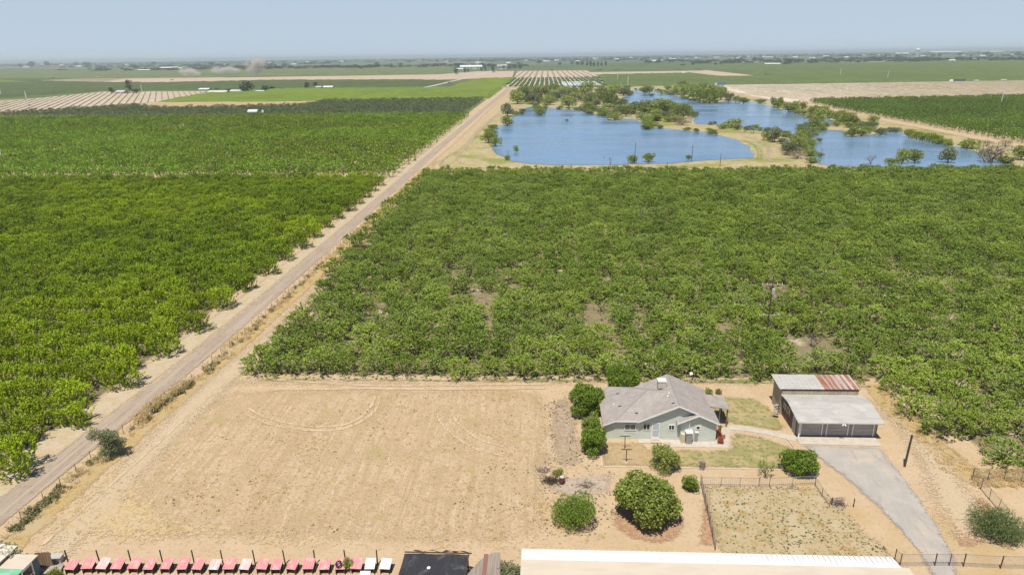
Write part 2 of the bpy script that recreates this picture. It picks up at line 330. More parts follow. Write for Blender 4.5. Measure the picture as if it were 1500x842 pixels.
# bare field with plough lines
bare=surf('bare_field_soil',(.52,.385,.24),[((.25,.25,1),.4,.65,(.47,.34,.20)),((1.1,.06,1),.46,.63,(.44,.315,.18),1.3,-.06),((2.4,.10,1),.56,.68,(.57,.43,.28),.9,-.06),((.6,.6,1),.56,.7,(.40,.29,.16),1.),((.12,1.8,1),.58,.74,(.42,.32,.195),.6),((1.1,1.1,1),.5,.72,(.40,.305,.18),.5),((.11,.08,1),.55,.72,(.44,.325,.175),1.),((7.,3.,1),.54,.70,(.29,.21,.11)),((3.,2.,1),.54,.70,(.38,.28,.15)),((.35,.25,1),.56,.7,(.40,.31,.15),1.)],bump=((3.,3.,3.),1.,.2),edge=(2.4,3.,.35),spec=.1)
patch('bare_field',[(-50.5,54),(-50,75),(-45.5,86.5),(-30,88),(0,88),(1.5,80),(1,54)],.02,bare,1.,2.6)
oran=surf('dry_grass_soil',(.46,.32,.13),[(1.2,.4,.65,(.40,.30,.15)),(4.,.5,.7,(.28,.20,.09)),(.2,.5,.65,(.43,.33,.19))],bump=(4.,.9,.12),edge=(1.2,.7,.8),spec=.1)
patch('dry_grass_strip',ribbon([(-52.6,48),(-51.6,70),(-50.4,96),(-50,128),(-49.8,226),(-49.5,300)],[3.5,2.6,2.6,3.4,5,4]),.03,oran,1.,1.4)
patch('dry_grass_fringe',PP([(1290,560),(1330,600),(1400,660),(1440,690),(1425,712),(1380,690),(1335,640),(1290,600),(1262,566)]),.03,oran,.6,1.)
patch('dry_grass_corner',[(-52,54),(-51,70),(-48.5,74),(-45,64),(-36,58),(-20,56),(2,55.4),(2,53),(-50,53)],.04,surf('corner_straw',(.49,.365,.185),[(.5,.4,.6,(.49,.37,.22)),(2.,.5,.65,(.42,.30,.15)),(4.,.5,.7,(.34,.26,.12))],bump=(4.,.6,.1),edge=(3.2,4.,.3),spec=.1),.8,3.4)
red=surf('reddish_leaf_litter',(.36,.20,.12),[(2.,.4,.6,(.42,.28,.16)),(7.,.5,.65,(.25,.15,.09))],bump=(5.,.8,.06),edge=(.9,.8,1.3),spec=.1)
patch('leaf_litter',ribbon([P(1034,712),P(1040,750),P(1036,802)],[.8,2.,2.]),.03,red,.4,.8)
patch('leaf_litter_bed',[(x+10.6,y+59) for x,y in [(3.9*math.cos(a),3.9*math.sin(a)) for a in np.linspace(0,6.28,14)[:-1]]],.03,red,.5,.9)
patch('leaf_litter_bed',[(x+3,y+59) for x,y in [(2.6*math.cos(a),2.6*math.sin(a)) for a in np.linspace(0,6.28,12)[:-1]]],.03,surf('orange_litter',(.44,.28,.12),[(4.,.4,.6,(.45,.32,.18))],edge=(.8,.8,1.3)),.4,.9)
patch('dry_brush_soil',PP([(1400,735),(1440,725),(1470,760),(1440,800),(1400,805),(1392,770)]),.03,red,.5,.9)
patch('dark_soil',PP([(800,590),(835,575),(850,600),(856,640),(860,680),(830,690),(805,680),(800,640)]),.03,surf('grey_brown_soil',(.36,.27,.185),[(1.5,.42,.6,(.42,.32,.22)),(6.,.5,.65,(.24,.18,.12))],bump=(4.,.8,.08),edge=(1.5,2.,.6),spec=.1),.6,1.6)
# ash patch near the barrel
patch('ash_soil',PP([(800,698),(905,688),(900,720),(850,738),(806,722)]),.035,surf('ash',(.38,.31,.24),[(2.,.4,.6,(.44,.35,.25)),(9.,.55,.7,(.2,.16,.12))],edge=(1.2,1.5,.7)),.5,1.2)
# tracks: pale driven strips
trk=surf('driven_sand',(.48,.375,.245),[((.5,.5,1),.4,.65,(.46,.35,.22)),((3,3,1),.5,.7,(.42,.32,.2))],bump=(3.,.4,.06),edge=(1.5,2.4,.5),spec=.1)
patch('dirt_track',ribbon([(-47,50),(-47.5,60),(-48,75),(-47.6,90),(-47.2,110),(-47,150),(-46.8,226),(-46.5,292)],[5,5,6,6.5,3.6,3.2,2.6,2.6]),.045,trk,1.,1.2)
patch('dirt_track_cross',ribbon([(-50,88.6),(-20,88.9),(10,89.5),(30,89.7),(42,88.5)],[3.4,2.6,2.4,2.2,2.4]),.05,trk,1.,1.1)
patch('dirt_track_yard',ribbon([(42,89),(44.2,84),(45,77),(45.2,70),(43,62),(41.5,56)],[2.4,2.4,3.6,5.4,6.5,5]),.05,trk,.7,1.1)
patch('orchard_headland',ribbon([(-62.2,50),(-61.2,70),(-59.6,98),(-58.6,128),(-58.4,226),(-58.6,400),(-57,590)],[7,6,5.5,4.5,4.5,4.2,4]),.035,surf('headland_sand',(.47,.38,.27),[(.6,.4,.62,(.43,.34,.2)),(3.,.5,.7,(.38,.29,.19))],bump=(3.,.4,.06),edge=(1.2,1.,.6),spec=.1),1.2,1.3)
tyre=surf('tyre_marks',(.55,.42,.27),[(.6,.45,.65,(.51,.38,.235)),(5.,.5,.7,(.46,.34,.21))],edge=(.25,.3,.8),spec=.1)
def px_curve(l,n=26):
    p=[np.array(P(*q)) for q in l]; out=[]
    for i in range(len(p)-1):
        a=p[max(i-1,0)];b=p[i];c=p[i+1];d=p[min(i+2,len(p)-1)]
        for t in np.linspace(0,1,8,endpoint=False): out.append(tuple(.5*((2*b)+(-a+c)*t+(2*a-5*b+4*c-d)*t*t+(-a+3*b-3*c+d)*t**3)))
    out.append(tuple(p[-1])); return out
Z=lambda l:Zm(300,540,2.5,l)
for k,l in enumerate([Z([(150,140),(230,180),(340,205),(450,212),(540,195),(600,150),(625,100)]),Z([(140,165),(230,200),(340,222),(470,225),(560,200),(625,150),(640,100)]),
      Z([(845,165),(880,215),(940,265),(1010,300),(1100,320)]),Z([(905,170),(950,220),(1020,265),(1100,285)]),
      [(60,800),(230,650),(330,560)],
      Z([(260,40),(600,62),(900,60),(1250,58)]),Z([(250,78),(600,74),(900,76),(1250,72)])]):
    c=px_curve(l); patch('tyre_track',ribbon(c,.75),.06+.002*k,tyre,.35,.35)
# farm road
road=surf('road_surface',(.33,.255,.185),[((.5,.12,1),.42,.62,(.36,.29,.22)),((3.,1.,1),.5,.7,(.26,.20,.155)),((1.8,.03,1),.5,.62,(.39,.315,.235),.3)],bump=(6.,.3,.03),edge=(.6,.35,.9),spec=.15)
patch('farm_road',ribbon([(-58,40),(-57.4,60),(-56.2,80),(-55.2,98),(-54.9,128),(-54.8,226),(-55.2,362),(-54.6,600),(-53,1015)],[4.,4.,3.8,3.6,3.6,3.6,4,4.5,6]),.07,road,1.,.8)
patch('far_dry_verge',ribbon([(-50.5,292),(-46,362),(-44,600),(-43,1015)],[4,9,13,16]),.05,surf('verge_straw',(.44,.31,.17),[(.15,.4,.6,(.36,.29,.15)),(.6,.45,.6,(.46,.36,.23))],edge=(2.,2.,.2),spec=.1),3.,3.)
patch('canal_path',ribbon(PP([(768,152),(752,160),(722,173),(700,192),(687,210),(674,224),(668,234),(676,241),(700,243)]),[4,4,4,4,4,3.6,3.2,3,3]),.12,trk,1.5,1.5)
# driveway, apron, paths, lawns
gravel=surf('driveway_gravel',(.375,.34,.295),[((.5,.5,1),.4,.65,(.42,.375,.32)),((8.,8.,1),.5,.7,(.30,.27,.235)),((.2,.3,1),.55,.7,(.45,.385,.30)),((.9,.25,1),.55,.68,(.33,.29,.245),.6,.2)],bump=(12.,.5,.03),edge=(.7,.7,.9),spec=.15)
patch('gravel_driveway',PP([(1170,650),(1200,674),(1237,702),(1290,750),(1318,780),(1344,812),(1362,842),(1380,900),(1425,900),(1408,842),(1398,810),(1386,785),(1363,750),(1328,700),(1304,672),(1292,655)]),.08,gravel,.6,.8)
conc=surf('concrete',(.50,.44,.36),[(1.2,.42,.62,(.45,.39,.31)),(9.,.55,.7,(.38,.33,.27))],bump=(8.,.2,.02))
b=MB(); b.prism([(30.9,73.75),(40.5,73.5),(40.6,75.35),(31.0,75.45)],0,.11); b.prism(ribbon([(23.3,77.4),(25.5,77.2),(28,76.3),(30.95,74.9)],[1.1,1.1,1.1,1.3]),0,.09); b.build('concrete_path',conc)
COL.objects[-1]['kind']='structure'
lawn=surf('worn_lawn',(.27,.245,.095),[(.45,.42,.6,(.40,.31,.155)),(1.6,.48,.62,(.19,.19,.07)),(6.,.5,.65,(.33,.27,.13))],bump=(9.,.9,.06),edge=(.9,.8,1.2),spec=.1)
patch('front_lawn',[(12.5,68.3),(29.6,68.2),(30.3,72.8),(27,75.3),(23.6,76.6),(22.6,74),(22,72.3),(16,72.3),(14,71)],.05,lawn,.5,.8)
patch('side_lawn',[(24.2,78.2),(27.5,77.3),(30.4,76.3),(30.6,79),(30.2,83.2),(28.6,85.6),(24,86.2),(22,85),(22.5,80)],.05,lawn,.5,.8)
pen=surf('pen_grass',(.43,.33,.19),[(1.6,.52,.66,(.31,.27,.12),1.),(3.5,.57,.68,(.25,.22,.09)),(.3,.5,.6,(.45,.36,.22)),(.7,.55,.65,(.38,.26,.12))],bump=(5.,1.,.1),edge=(1.,1.,.9),spec=.1)
patch('pen_ground',[(17.3,64.9),(29.8,65.3),(31,62),(32,58),(33.6,53.5),(16.5,53.5),(16.7,60)],.05,pen,.6,.9)
patch('dry_yard',[(6.6,68.4),(12.6,68.3),(13.6,71),(12,73.8),(6.9,73.6)],.045,surf('dry_yard',(.39,.28,.155),[(1.5,.45,.6,(.33,.25,.12)),(5.,.5,.65,(.43,.33,.2))],bump=(5.,.7,.06),edge=(.8,.8,1.),spec=.1),.5,.8)
# weeds strip under orchard front row
patch('green_verge',ribbon([(-43.5,89.4),(-20,89.8),(10,90.3),(32,90.6),(46,89.5)],[1.2,.9,1.5,1.6,1.]),.055,surf('weedy_verge',(.16,.18,.06),[(.5,.45,.6,(.40,.31,.17)),(4.,.5,.65,(.27,.25,.1))],edge=(.9,.5,.7)),.6,.9)
patch('orchard_floor',[(-45,91.2),(51.5,91.5),(51.5,69.5),(120,69.5),(230,272),(-48,272)],.025,surf('orchard_floor',(.25,.195,.115),[(.3,.42,.62,(.20,.165,.09)),(1.5,.5,.68,(.14,.14,.055)),(.15,.56,.66,(.44,.35,.25))],edge=(1.,1.,.4),spec=.1),3.,1.2)  # brown-green weedy soil, coloured darker to paint in shade between the trees
# ponds and banks
bank=surf('bank_dry_grass',(.40,.31,.17),[(.06,.42,.6,(.33,.29,.12)),(.25,.48,.62,(.45,.36,.24)),(.6,.5,.65,(.27,.25,.09)),(.03,.52,.62,(.24,.24,.07))],edge=(3.,3.,.1),spec=.1)
patch('pond_bank',PP([(745,132),(900,127),(1040,126),(1100,142),(1175,152),(1308,180),(1500,216),(1580,232),(1580,258),(1300,248),(900,248),(650,249),(636,243),(680,200),(720,162)]),.04,bank,4.,4.)
def water_mat():
    m,nt,out=nmat('pond_water'); g=N(nt,'NewGeometry'); pos=g.outputs['Position']
    c=mix(nt,maprange(nt,noise(nt,pos,(.012,.03,1),5,.6),.4,.6),(.12,.205,.32),(.165,.26,.385)); b=N(nt,'BsdfPrincipled'); L(nt,c,b.inputs['Base Color'])
    L(nt,maprange(nt,noise(nt,pos,(.008,.03,1),4,.6),.42,.6,.06,.3),b.inputs['Roughness']); b.inputs['IOR'].default_value=1.33; b.inputs['Specular IOR Level'].default_value=.5
    bp=N(nt,'Bump'); bp.inputs['Strength'].default_value=1.; bp.inputs['Distance'].default_value=.07; L(nt,noise(nt,pos,(.5,1.4,1),5,.65),bp.inputs['Height']); L(nt,bp.outputs[0],b.inputs['Normal'])
    L(nt,b.outputs[0],out.inputs[0]); return m
wm=water_mat()
W1=[(721,189),(733,184),(749,181),(752,172),(764,163),(771,158),(785,156),(800,158),(820,160),(845,161),(860,163),(880,171),(898,176),(910,175),(928,174),(940,180),(950,186),(964,188),(1000,191),(1034,194),(1060,199),(1080,206),(1096,215),(1102,226),(1100,232),(1070,233.5),(1040,235),(1015,237),(985,239.5),(950,240.5),(900,241.5),(850,242.5),(800,242),(770,239.5),(752,236),(733,229),(722,222),(719,215),(727,207),(722,200),(714,194)]
W2=[(905,147),(915,142),(925,134),(935,132),(960,133),(975,136),(990,140),(1010,146),(1035,151),(1060,149),(1075,148),(1095,149),(1118,152),(1130,157),(1150,161),(1172,168),(1182,172),(1190,178),(1186,186),(1184,196),(1186,203),(1180,210),(1172,207),(1160,204),(1148,200),(1140,196),(1120,193),(1100,190),(1075,184),(1050,183),(1020,182),(1016,175),(1008,165),(1000,157),(985,154),(960,153),(940,152),(920,156),(905,155)]
W3=[(1192,193),(1200,190),(1236,192),(1239,200),(1275,198),(1300,193),(1322,195),(1330,202),(1368,208),(1396,214),(1425,222),(1448,231),(1480,240),(1500,246),(1450,249),(1380,246),(1300,246),(1235,244),(1200,242),(1186,230),(1183,222),(1186,210)]
W4=[(1195,172),(1212,174),(1226,180),(1215,186),(1203,182)]
for k,q in enumerate((W1,W2,W3,W4)):
    pts=jpoly(PP(q),7 if k!=3 else 4,.9); flat('pond_water',pts,.16,wm)
patch('bank_path',ribbon(PP([(958,181),(985,186),(1040,189),(1075,196),(1105,204),(1122,212),(1128,221),(1123,229),(1130,236),(1150,240),(1175,242)]),[3,3,3,3,3.4,3.4,3.4,3.6,3.6,3,3]),.1,trk,1.5,1.4)
patch('bank_grass',PP([(1075,200),(1100,208),(1118,218),(1120,228),(1118,234),(1106,234),(1108,224),(1100,212),(1080,203)]),.09,surf('bank_green',(.20,.23,.05),[(.3,.45,.6,(.36,.32,.14))],edge=(1.5,1.5,.3)),1.5,1.6)
patch('levee_road',ribbon(PP([(1050,128),(1100,143.5),(1180,157),(1240,167),(1308,180.5),(1400,198),(1500,217.5),(1580,234)]),[6,6,6,5.5,5,5,5,5]),.1,trk,2.,2.)
# ------------------------------------------------------------------ far fields
def fm(name,c1,c2,sc=.03,st=.008): return surf(name,c1,[((sc,st,1),.42,.6,c2),((.25,.06,1),.5,.7,tuple(x*.8 for x in c1))],spec=.05)
g1=fm('crop_mid_green',(.115,.15,.045),(.095,.125,.04)); g2=fm('crop_bright_green',(.155,.21,.03),(.13,.175,.035)); g3=fm('crop_dark_green',(.075,.105,.04),(.095,.12,.045)); g4=fm('crop_pale_green',(.15,.175,.07),(.115,.14,.06))
tan=surf('pale_soil',(.47,.385,.295),[((.03,.012,1),.4,.6,(.43,.345,.25))],edge=(2.,2.,.1),spec=.05); brown=surf('pinkish_soil',(.46,.35,.255),[((.01,.03,1),.4,.6,(.42,.33,.23))],edge=(2.,2.,.1),spec=.05)
fieldslab('crop_field',PP([(-80,105),(240,102.5),(470,99),(640,97.5),(690,103.5),(640,108.5),(184,114.5),(-80,114.5)]),2.2,g4,14,'wide pale green crop field beyond the long pinkish dirt strip')
patch('dirt_field',PP([(140,121.5),(184,116),(400,113),(640,109.5),(700,105),(754,104.5),(751,114.5),(690,116),(640,117.5),(400,118),(230,121.5)]),.3,brown,12.,8.)
fieldslab('crop_field',PP([(-80,116),(145,121.8),(230,122.4),(400,118.8),(640,118),(655,120),(622,127),(420,129.5),(290,132),(150,133.5),(-80,149)]),2.4,g3,9,'dark green vineyard field just south of the pinkish dirt strip')
fieldslab('crop_field',PP([(-80,119),(20,119.6),(50,121.5),(10,123),(-80,124)]),2.9,g2,10,'bright green sliver of crop in the dark field at far left')
patch('vineyard_soil',PP([(-80,156),(0,149.5),(150,134.8),(310,133.8),(232,149.5),(203,152.5),(85,161.5),(-80,166)]),.15,tan,6.,4.)
rows('vine_rows',PP([(-80,156),(0,150.5),(150,135.6),(308,134.6),(230,149),(203,152),(85,161),(-80,165)]),7.2,1.5,.8,fm('young_vines',(.24,.22,.12),(.19,.19,.09)),'rows of low vines on pale soil beyond the western orchard',seg=10,ang=R(28.7))
fieldslab('crop_field',PP([(232,150),(312,137),(430,131.3),(737,129.3),(715,144.5),(470,147.5),(430,149)]),2.2,g2,6,'bright green crop field west of the road before the ponds')
patch('dirt_field',PP([(205,155),(228,151.4),(462,150),(442,154),(300,158),(228,158.5)]),.15,surf('fallow_soil',(.42,.30,.165),[(.03,.4,.6,(.38,.27,.15))],edge=(2.,2.,.1)),5.,4.)
fieldslab('crop_field',PP([(660,126.5),(702,116),(752,115),(739,126.5)]),2.,g2,6,'bright green field between the diagonal road and the vine rows')
patch('vineyard_soil',PP([(739,127.5),(752,115),(757,104.3),(860,103.6),(878,112.5),(890,128.5)]),.16,tan,8.,5.)
rows('vine_rows',PP([(741,127),(752,115.4),(877,113.4),(888,128)]),8,6.0,1.9,fm('vines_green',(.075,.125,.03),(.06,.10,.025)),'dark green vine rows just north of the pond grove',seg=14)
rows('vine_rows',PP([(753,114.8),(757,104.8),(858,104.2),(875,112.8)]),14,5,1.2,fm('vines_brown',(.30,.23,.16),(.26,.20,.13)),'brownish sparse vine rows on pale soil beyond the green ones',seg=25)
patch('dirt_field',PP([(858,106.3),(1028,103.8),(1034,103),(1106,111),(1056,112.2),(1016,107.2),(874,109.8)]),.2,brown,12.,8.)
fieldslab('crop_field',PP([(891,127.5),(877,110.5),(1016,108),(1056,113),(1110,112.8),(1200,109),(1580,103),(1580,115.8),(1060,123.6),(905,127.5)]),2.4,g1,9,'broad green field behind the ponds, bordered by the pale ploughed field')
fieldslab('crop_field',PP([(722,103.5),(850,98.5),(1000,97.5),(1200,94),(1580,87),(1580,102),(1200,107.5),(1106,110.3),(1034,102.3),(865,103),(757,103.8)]),2.3,g1,16,'far green field spreading to the right towards the town')
patch('ploughed_field',PP([(1040,126.5),(1060,125),(1580,117),(1580,140.5),(1500,142),(1300,145),(1178,148),(1150,150.5),(1098,141)]),.12,surf('ploughed_pale_soil',(.60,.51,.40),[((.03,.012,1),.4,.6,(.54,.45,.34)),((.4,.02,1),.5,.62,(.38,.31,.22))],edge=(3.,2.,.1),spec=.05),7.,5.)
rows('stubble_rows',PP([(1060,126),(1500,118.6),(1560,118.5),(1560,140),(1500,141.3),(1300,144.3),(1178,147.3),(1110,141)]),5.,1.1,.55,fm('stubble',(.42,.35,.24),(.36,.31,.19)),'rows of stubble tufts across the pale ploughed field',seg=7)
patch('country_road',ribbon(PP([(622,129),(650,122.5),(690,113),(722,104),(742,100)]),[9,9,9,12,14]),.35,surf('country_road',(.42,.40,.37),edge=(.5,.5,.2)),6.,3.)
# ================================================================== PLANT KINDS
LA=leafmat('peach_leaves',(.07,.13,.005),(.35,.465,.012),.05,.22,big=(.35,.44,.012),bigs=.02)
LA2=leafmat('peach_leaves_far',(.055,.11,.006),(.28,.385,.013),.05,.28,big=(.19,.33,.015),bigs=.006)
LB=leafmat('plum_leaves',(.07,.135,.016),(.36,.46,.06),.05,.24,big=(.30,.38,.05),bigs=.05,c3=(.21,.26,.06))
LC=leafmat('citrus_leaves',(.10,.18,.018),(.25,.34,.04),.3,.1)
LC2=leafmat('citrus_pale_leaves',(.16,.22,.03),(.36,.40,.09),.3,.05)
LD=leafmat('dark_orchard_leaves',(.05,.11,.012),(.19,.29,.03),.1,.16,big=(.17,.27,.025),bigs=.01)
LG=leafmat('willow_leaves',(.18,.22,.04),(.38,.43,.11),.3,.28); LY=leafmat('yellow_green_leaves',(.19,.25,.03),(.33,.37,.07),.35,.15)
LK=leafmat('grey_leaves',(.15,.18,.08),(.27,.29,.15),.25,.15); LBR=leafmat('dry_brush',(.24,.19,.13),(.36,.29,.20),.2,.15); LF=leafmat('dark_far_leaves',(.03,.05,.02),(.055,.08,.03),.2,.2)
KA=Kind('peach',[lambda:shoots(250,2.65,4.,.05,1.7,.1,1.1,16,.30,.14)]*5,LA,lambda i:limbs(2.4,2.6,.5,.11,5,i))
KB=Kind('plum',[lambda:shoots(215,2.75,3.9,.12,1.,.35,1.2,17,.32,.13)]*5,LB,lambda i:limbs(2.5,2.7,.45,.12,5,i+9))
KB2=Kind('thin_plum',[lambda:shoots(34,2.3,3.2,.8,.9,.3,1.2,12,.34,.14)]*2,LB,lambda i:limbs(2.3,3.,.5,.12,6,i+29))
KA2=Kind('peach_far',[lambda:shoots(46,2.7,3.9,.4,1.5,.1,1.2,6,.6,.3)]*4,LA2,lambda i:None)
KY2=Kind('young_far',[lambda:shoots(30,2.3,2.8,.4,1.3,.1,.9,5,.6,.35)]*3,leafmat('grey_orchard_leaves',(.13,.17,.06),(.24,.27,.11),.25,.2,big=(.15,.18,.08),bigs=.01),lambda i:None)
KD=Kind('dark_tree',[lambda:shoots(46,3.1,4.2,.5,1.1,.1,1.,7,.62,.34)]*4,LD,lambda i:None)
def bush(m,n=1000,ll=.17,lw=.11,H=1.6,v=3,low=.1): return Kind('bush',[lambda:lobed(n,ll,lw,H,low=low)]*v,m,lambda i:limbs(.9,1.2,.3,.06,4,i))
KG=bush(LG);KYB=bush(LY);KK=bush(LK);KBR=bush(LBR,600,.17,.06);KF=bush(LF,420,.2,.12)
KFar=Kind('far_tree',[lambda:lobed(110,.36,.26,1.5)]*3,LF,lambda i:None)
KPine=Kind('conifer',[lambda:lobed(700,.2,.1,3.0,nl=14,low=.3)]*1,LF,lambda i:limbs(.5,2.4,.5,.08,4,i))
# ------------------------------------------------------------------ orchards
def inview(e,n,m=25,z=2):
    p=proj(e,n,z); return p and -m<p[0]<1500+m and p[1]<842+m
def orchard_pts(test,e0,e1,n0,n1,de,dn,je=.25,jn=.2,holes=(),drop=0.):
    out=[]; r=0; n=n0
    while n<n1:
        e=e0+(de*.1 if r%2 else 0)
        while e<e1:
            x,y=e+rnd.gauss(0,je),n+rnd.gauss(0,jn)
            if test(e,n) and inview(x,y,60) and (rnd.random()>=drop or n<97) and not any((x-hx)**2+(y-hy)**2<hr*hr for hx,hy,hr in holes): out.append((x,y))
            e+=de
        n+=dn; r+=1
    return out
def split(pts,k=300):
    q=sorted([p for p in pts if inview(p[0],p[1],8)],key=lambda p:proj(p[0],p[1],2)[2]); s=set(q[:k]); return q[:k],[p for p in pts if p not in s]
# west block
A1=orchard_pts(lambda e,n:e<=-61.2 and n<259,-61.3-4.3*45,-61,54.5,259,4.3,5.4)
near,rest=split(A1)
for i,(x,y) in enumerate(near):
    s=rnd.uniform(.82,1.02); plant('peach_tree',KA,i,x,y,(s,s,s*rnd.uniform(.92,1.08)),rnd.uniform(0,6.28),'bushy bright green orchard tree in the near rows west of the farm road','peach tree','bright green orchard trees west of the farm road')
scatter('orchard_trees',KA,[(x,y,0,s,s*rnd.uniform(.92,1.1),rnd.uniform(0,6.28)) for x,y in rest for s in (rnd.uniform(.82,1.02),)],'bright green orchard trees filling the rows further back west of the farm road','orchard')
def diag(e,n):      # thin gap running diagonally through the second block
    p=proj(e,n,3); return abs((p[1]-172)-(330-p[0])*(228-172)/330.)<1.1 and p[0]<335
A2=orchard_pts(lambda e,n:e<=-61.5 and not diag(e,n),-61.8-4.4*115,-61.6,267,548,4.4,5.6,.3,.3)
patch('cross_lane',[(-62,258),(-62,268),(-235,268),(-235,258)],.04,surf('shaded_weedy_lane',(.15,.15,.06),[(.4,.5,.65,(.34,.27,.17))],edge=(1.,1.,.5)),2.,1.5)  # weedy lane kept dark: colour paints the shaded front of the next block
scatter('orchard_trees',KA2,[(x,y,0,s,s*rnd.uniform(.9,1.1),rnd.uniform(0,6.28)) for x,y in A2 for s in (rnd.uniform(.95,1.12),)],'second block of green orchard trees beyond the narrow cross lane','orchard')
pg=PP([(75,163),(200,155.5),(230,159.5),(300,159),(445,155),(470,149),(714,145.5),(684,168.5),(350,171),(-80,171.5)])
patch('orchard_floor',pg,.06,surf('weedy_floor',(.13,.15,.065),[(.08,.45,.65,(.17,.18,.08))],edge=(2.,2.,.1)),8.,3.)
xy=np.array([(a,b) for a in np.arange(-800,-55,4.6) for b in np.arange(500,860,5.8)]); d=sdist(xy[:,0],xy[:,1],pg); xy=xy[d>2]
scatter('young_orchard_trees',KY2,[(x+rnd.gauss(0,.4),y+rnd.gauss(0,.4),0,s,s*rnd.uniform(.7,1.3),rnd.uniform(0,6.28)) for x,y in xy if inview(x,y,40) for s in (rnd.uniform(.8,1.15),)],'greyish green band of young orchard trees beyond the bright blocks','orchard')
tag(patch('orchard_floor',[(-62.5,52),(-62.5,259),(-230,259),(-62,52)],.03,surf('shaded_leafy_floor',(.17,.14,.08),[(.5,.5,.7,(.36,.28,.17)),(2.,.5,.65,(.16,.16,.06))],edge=(1.,1.,.5),spec=.1),3.,1.5))  # litter and weeds, with the shade under the crowns painted into the dark base
# east block
hp=[P(700,447)+(3.2,),P(745,408)+(2.6,),P(690,438)+(2.4,),P(740,432)+(2.4,),P(783,433)+(2.2,),P(880,480)+(2.6,),P(1100,498)+(2.8,),P(1185,522)+(4.2,),P(1212,512)+(3.,),P(612,463)+(2.2,),P(888,433)+(2.2,),P(665,400)+(2,),P(1270,540)+(2.,)]
def tb(e,n):
    if n<91.5: return e>(48.3 if n>74 else 49.2) and n>70
    return e>(-44 if n<112 else (-46.5 if n<135 else -47))
B1=orchard_pts(tb,-47.1,240,70.9,270,4.35,5.35,.4,.3,hp,.02)
nearb,restb=split(B1)
for i,(x,y) in enumerate(nearb):
    s=rnd.uniform(.78,1.02); k=KB2 if rnd.random()<.08 and y>97 else KB
    fr=y<95 and x<48
    plant('plum_tree',k,i,x,y,(s,s,s*rnd.uniform(.88,1.1)),rnd.uniform(0,6.28),'arching green orchard tree in the front row along the bare field' if fr else 'arching green orchard tree in the near rows behind the house and garage','plum tree','front row orchard trees facing the bare field' if fr else 'mid green orchard trees east of the farm road')
scatter('orchard_trees',KB,[(x,y,0,s,s*rnd.uniform(.88,1.1),rnd.uniform(0,6.28)) for x,y in restb for s in (rnd.uniform(.8,1.03),)],'mid green orchard trees in the deeper rows up to the ponds','orchard')
# dark block at right
pd=PP([(1182,150),(1500,144),(1580,142.5),(1580,229),(1500,212.5),(1400,194),(1308,177),(1230,162)])
p=np.array(pd); a0,b0=p.min(0); a1,b1=p.max(0); xy=np.array([(a,b) for a in np.arange(a0,a1,5.2) for b in np.arange(b0,b1,6.4)]); d=sdist(xy[:,0],xy[:,1],pd); xy=xy[d>1]
scatter('dark_orchard_trees',KD,[(x+rnd.gauss(0,.4),y+rnd.gauss(0,.5),0,s,s*rnd.uniform(.85,1.1),rnd.uniform(0,6.28)) for x,y in xy if inview(x,y,50) for s in (rnd.uniform(.95,1.15),)],'dark green dense orchard east of the levee road','orchard')
# ------------------------------------------------------------------ pond vegetation
NW='shrub in the tangled grove along the north shore of the western pond'; MID='on the wooded spit between the two large ponds'
def sc_pts_(poly,n,s0,s1):
    p=np.array(poly);a0,b0=p.min(0);a1,b1=p.max(0); q=np.stack([rng.uniform(a0,a1,n*2),rng.uniform(b0,b1,n*2)],-1); q=q[sdist(q[:,0],q[:,1],poly)>0][:n]
    return [(x,y,.1,s,s*rnd.uniform(.35,.6),rnd.random()*6) for x,y in q for s in (rnd.uniform(s0,s1),)]
KM={'g':(KG,'green willow'),'y':(KYB,'yellow green willow'),'k':(KK,'grey green willow'),'b':(KBR,'dry brown'),}
def shrub(px,py,w,h,t,where):
    x,y=P(px,py); z=proj(x,y)[2]; R_=w*z/1000/2*1.38; H_=max(.8,h*z/1000*1.2)
    k,ad=KM[t]; lab='%s shrub %s'%(ad,where)
    if t=='b': lab='dry brown brush %s'%where
    plant('shrub',k,rnd.randrange(3),x,y,(R_,R_,max(H_/1.6,R_*.45)),rnd.uniform(0,6.28),lab,'shrub','%ss %s'%(('dry brown brush' if t=='b' else ad+' shrub'),where) if t!='b' else 'dry brown brush '+where,z=.02)
def shrubs(ox,oy,sc,where,l):
    for q in l: shrub(ox+q[0]/sc,oy+q[1]/sc,q[2]/sc,q[3]/sc,q[4] if len(q)>4 else 'g',where)
s6=6.2375
shrubs(740,110,s6,'in the grove north of the western pond',[(110,265,130,110),(190,250,130,130),(260,190,120,80,'k'),(180,180,110,70),(330,200,140,90),(240,265,110,90,'k'),(310,260,90,60,'y'),(410,170,110,70),(460,150,90,60),(480,235,90,70,'k'),(520,200,90,60,'k'),(600,190,100,60),(650,190,60,50),(580,300,110,95),(730,180,140,105),(890,180,80,70),(880,155,60,50),(990,165,110,70),(1080,190,110,70,'k'),(1110,150,60,50),(780,210,90,50,'k'),(860,220,80,60),(760,270,110,80),(740,325,110,70),(830,290,90,70,'k'),(810,330,90,45,'y'),(900,270,110,110),(960,280,120,110),(1010,300,60,50,'k'),(1075,300,80,70,'k'),(690,240,70,50,'k'),(620,250,70,40,'k'),(420,210,80,50,'k'),(540,150,60,40)])
shrubs(740,110,s6,'on the wooded spit between the two large ponds',[(880,360,80,60,'y'),(930,395,80,70,'y'),(1000,415,120,60,'y'),(960,380,80,70,'b'),(1040,350,90,60),(1100,380,100,90),(1160,360,110,90),(1190,310,90,60,'k'),(1250,350,120,80),(1290,330,90,90),(1350,370,120,110),(1400,340,120,110),(1450,370,110,120),(1480,330,60,90),(1300,430,90,60),(1320,470,120,60,'y'),(1290,500,90,50,'y'),(1370,415,100,50,'y')])
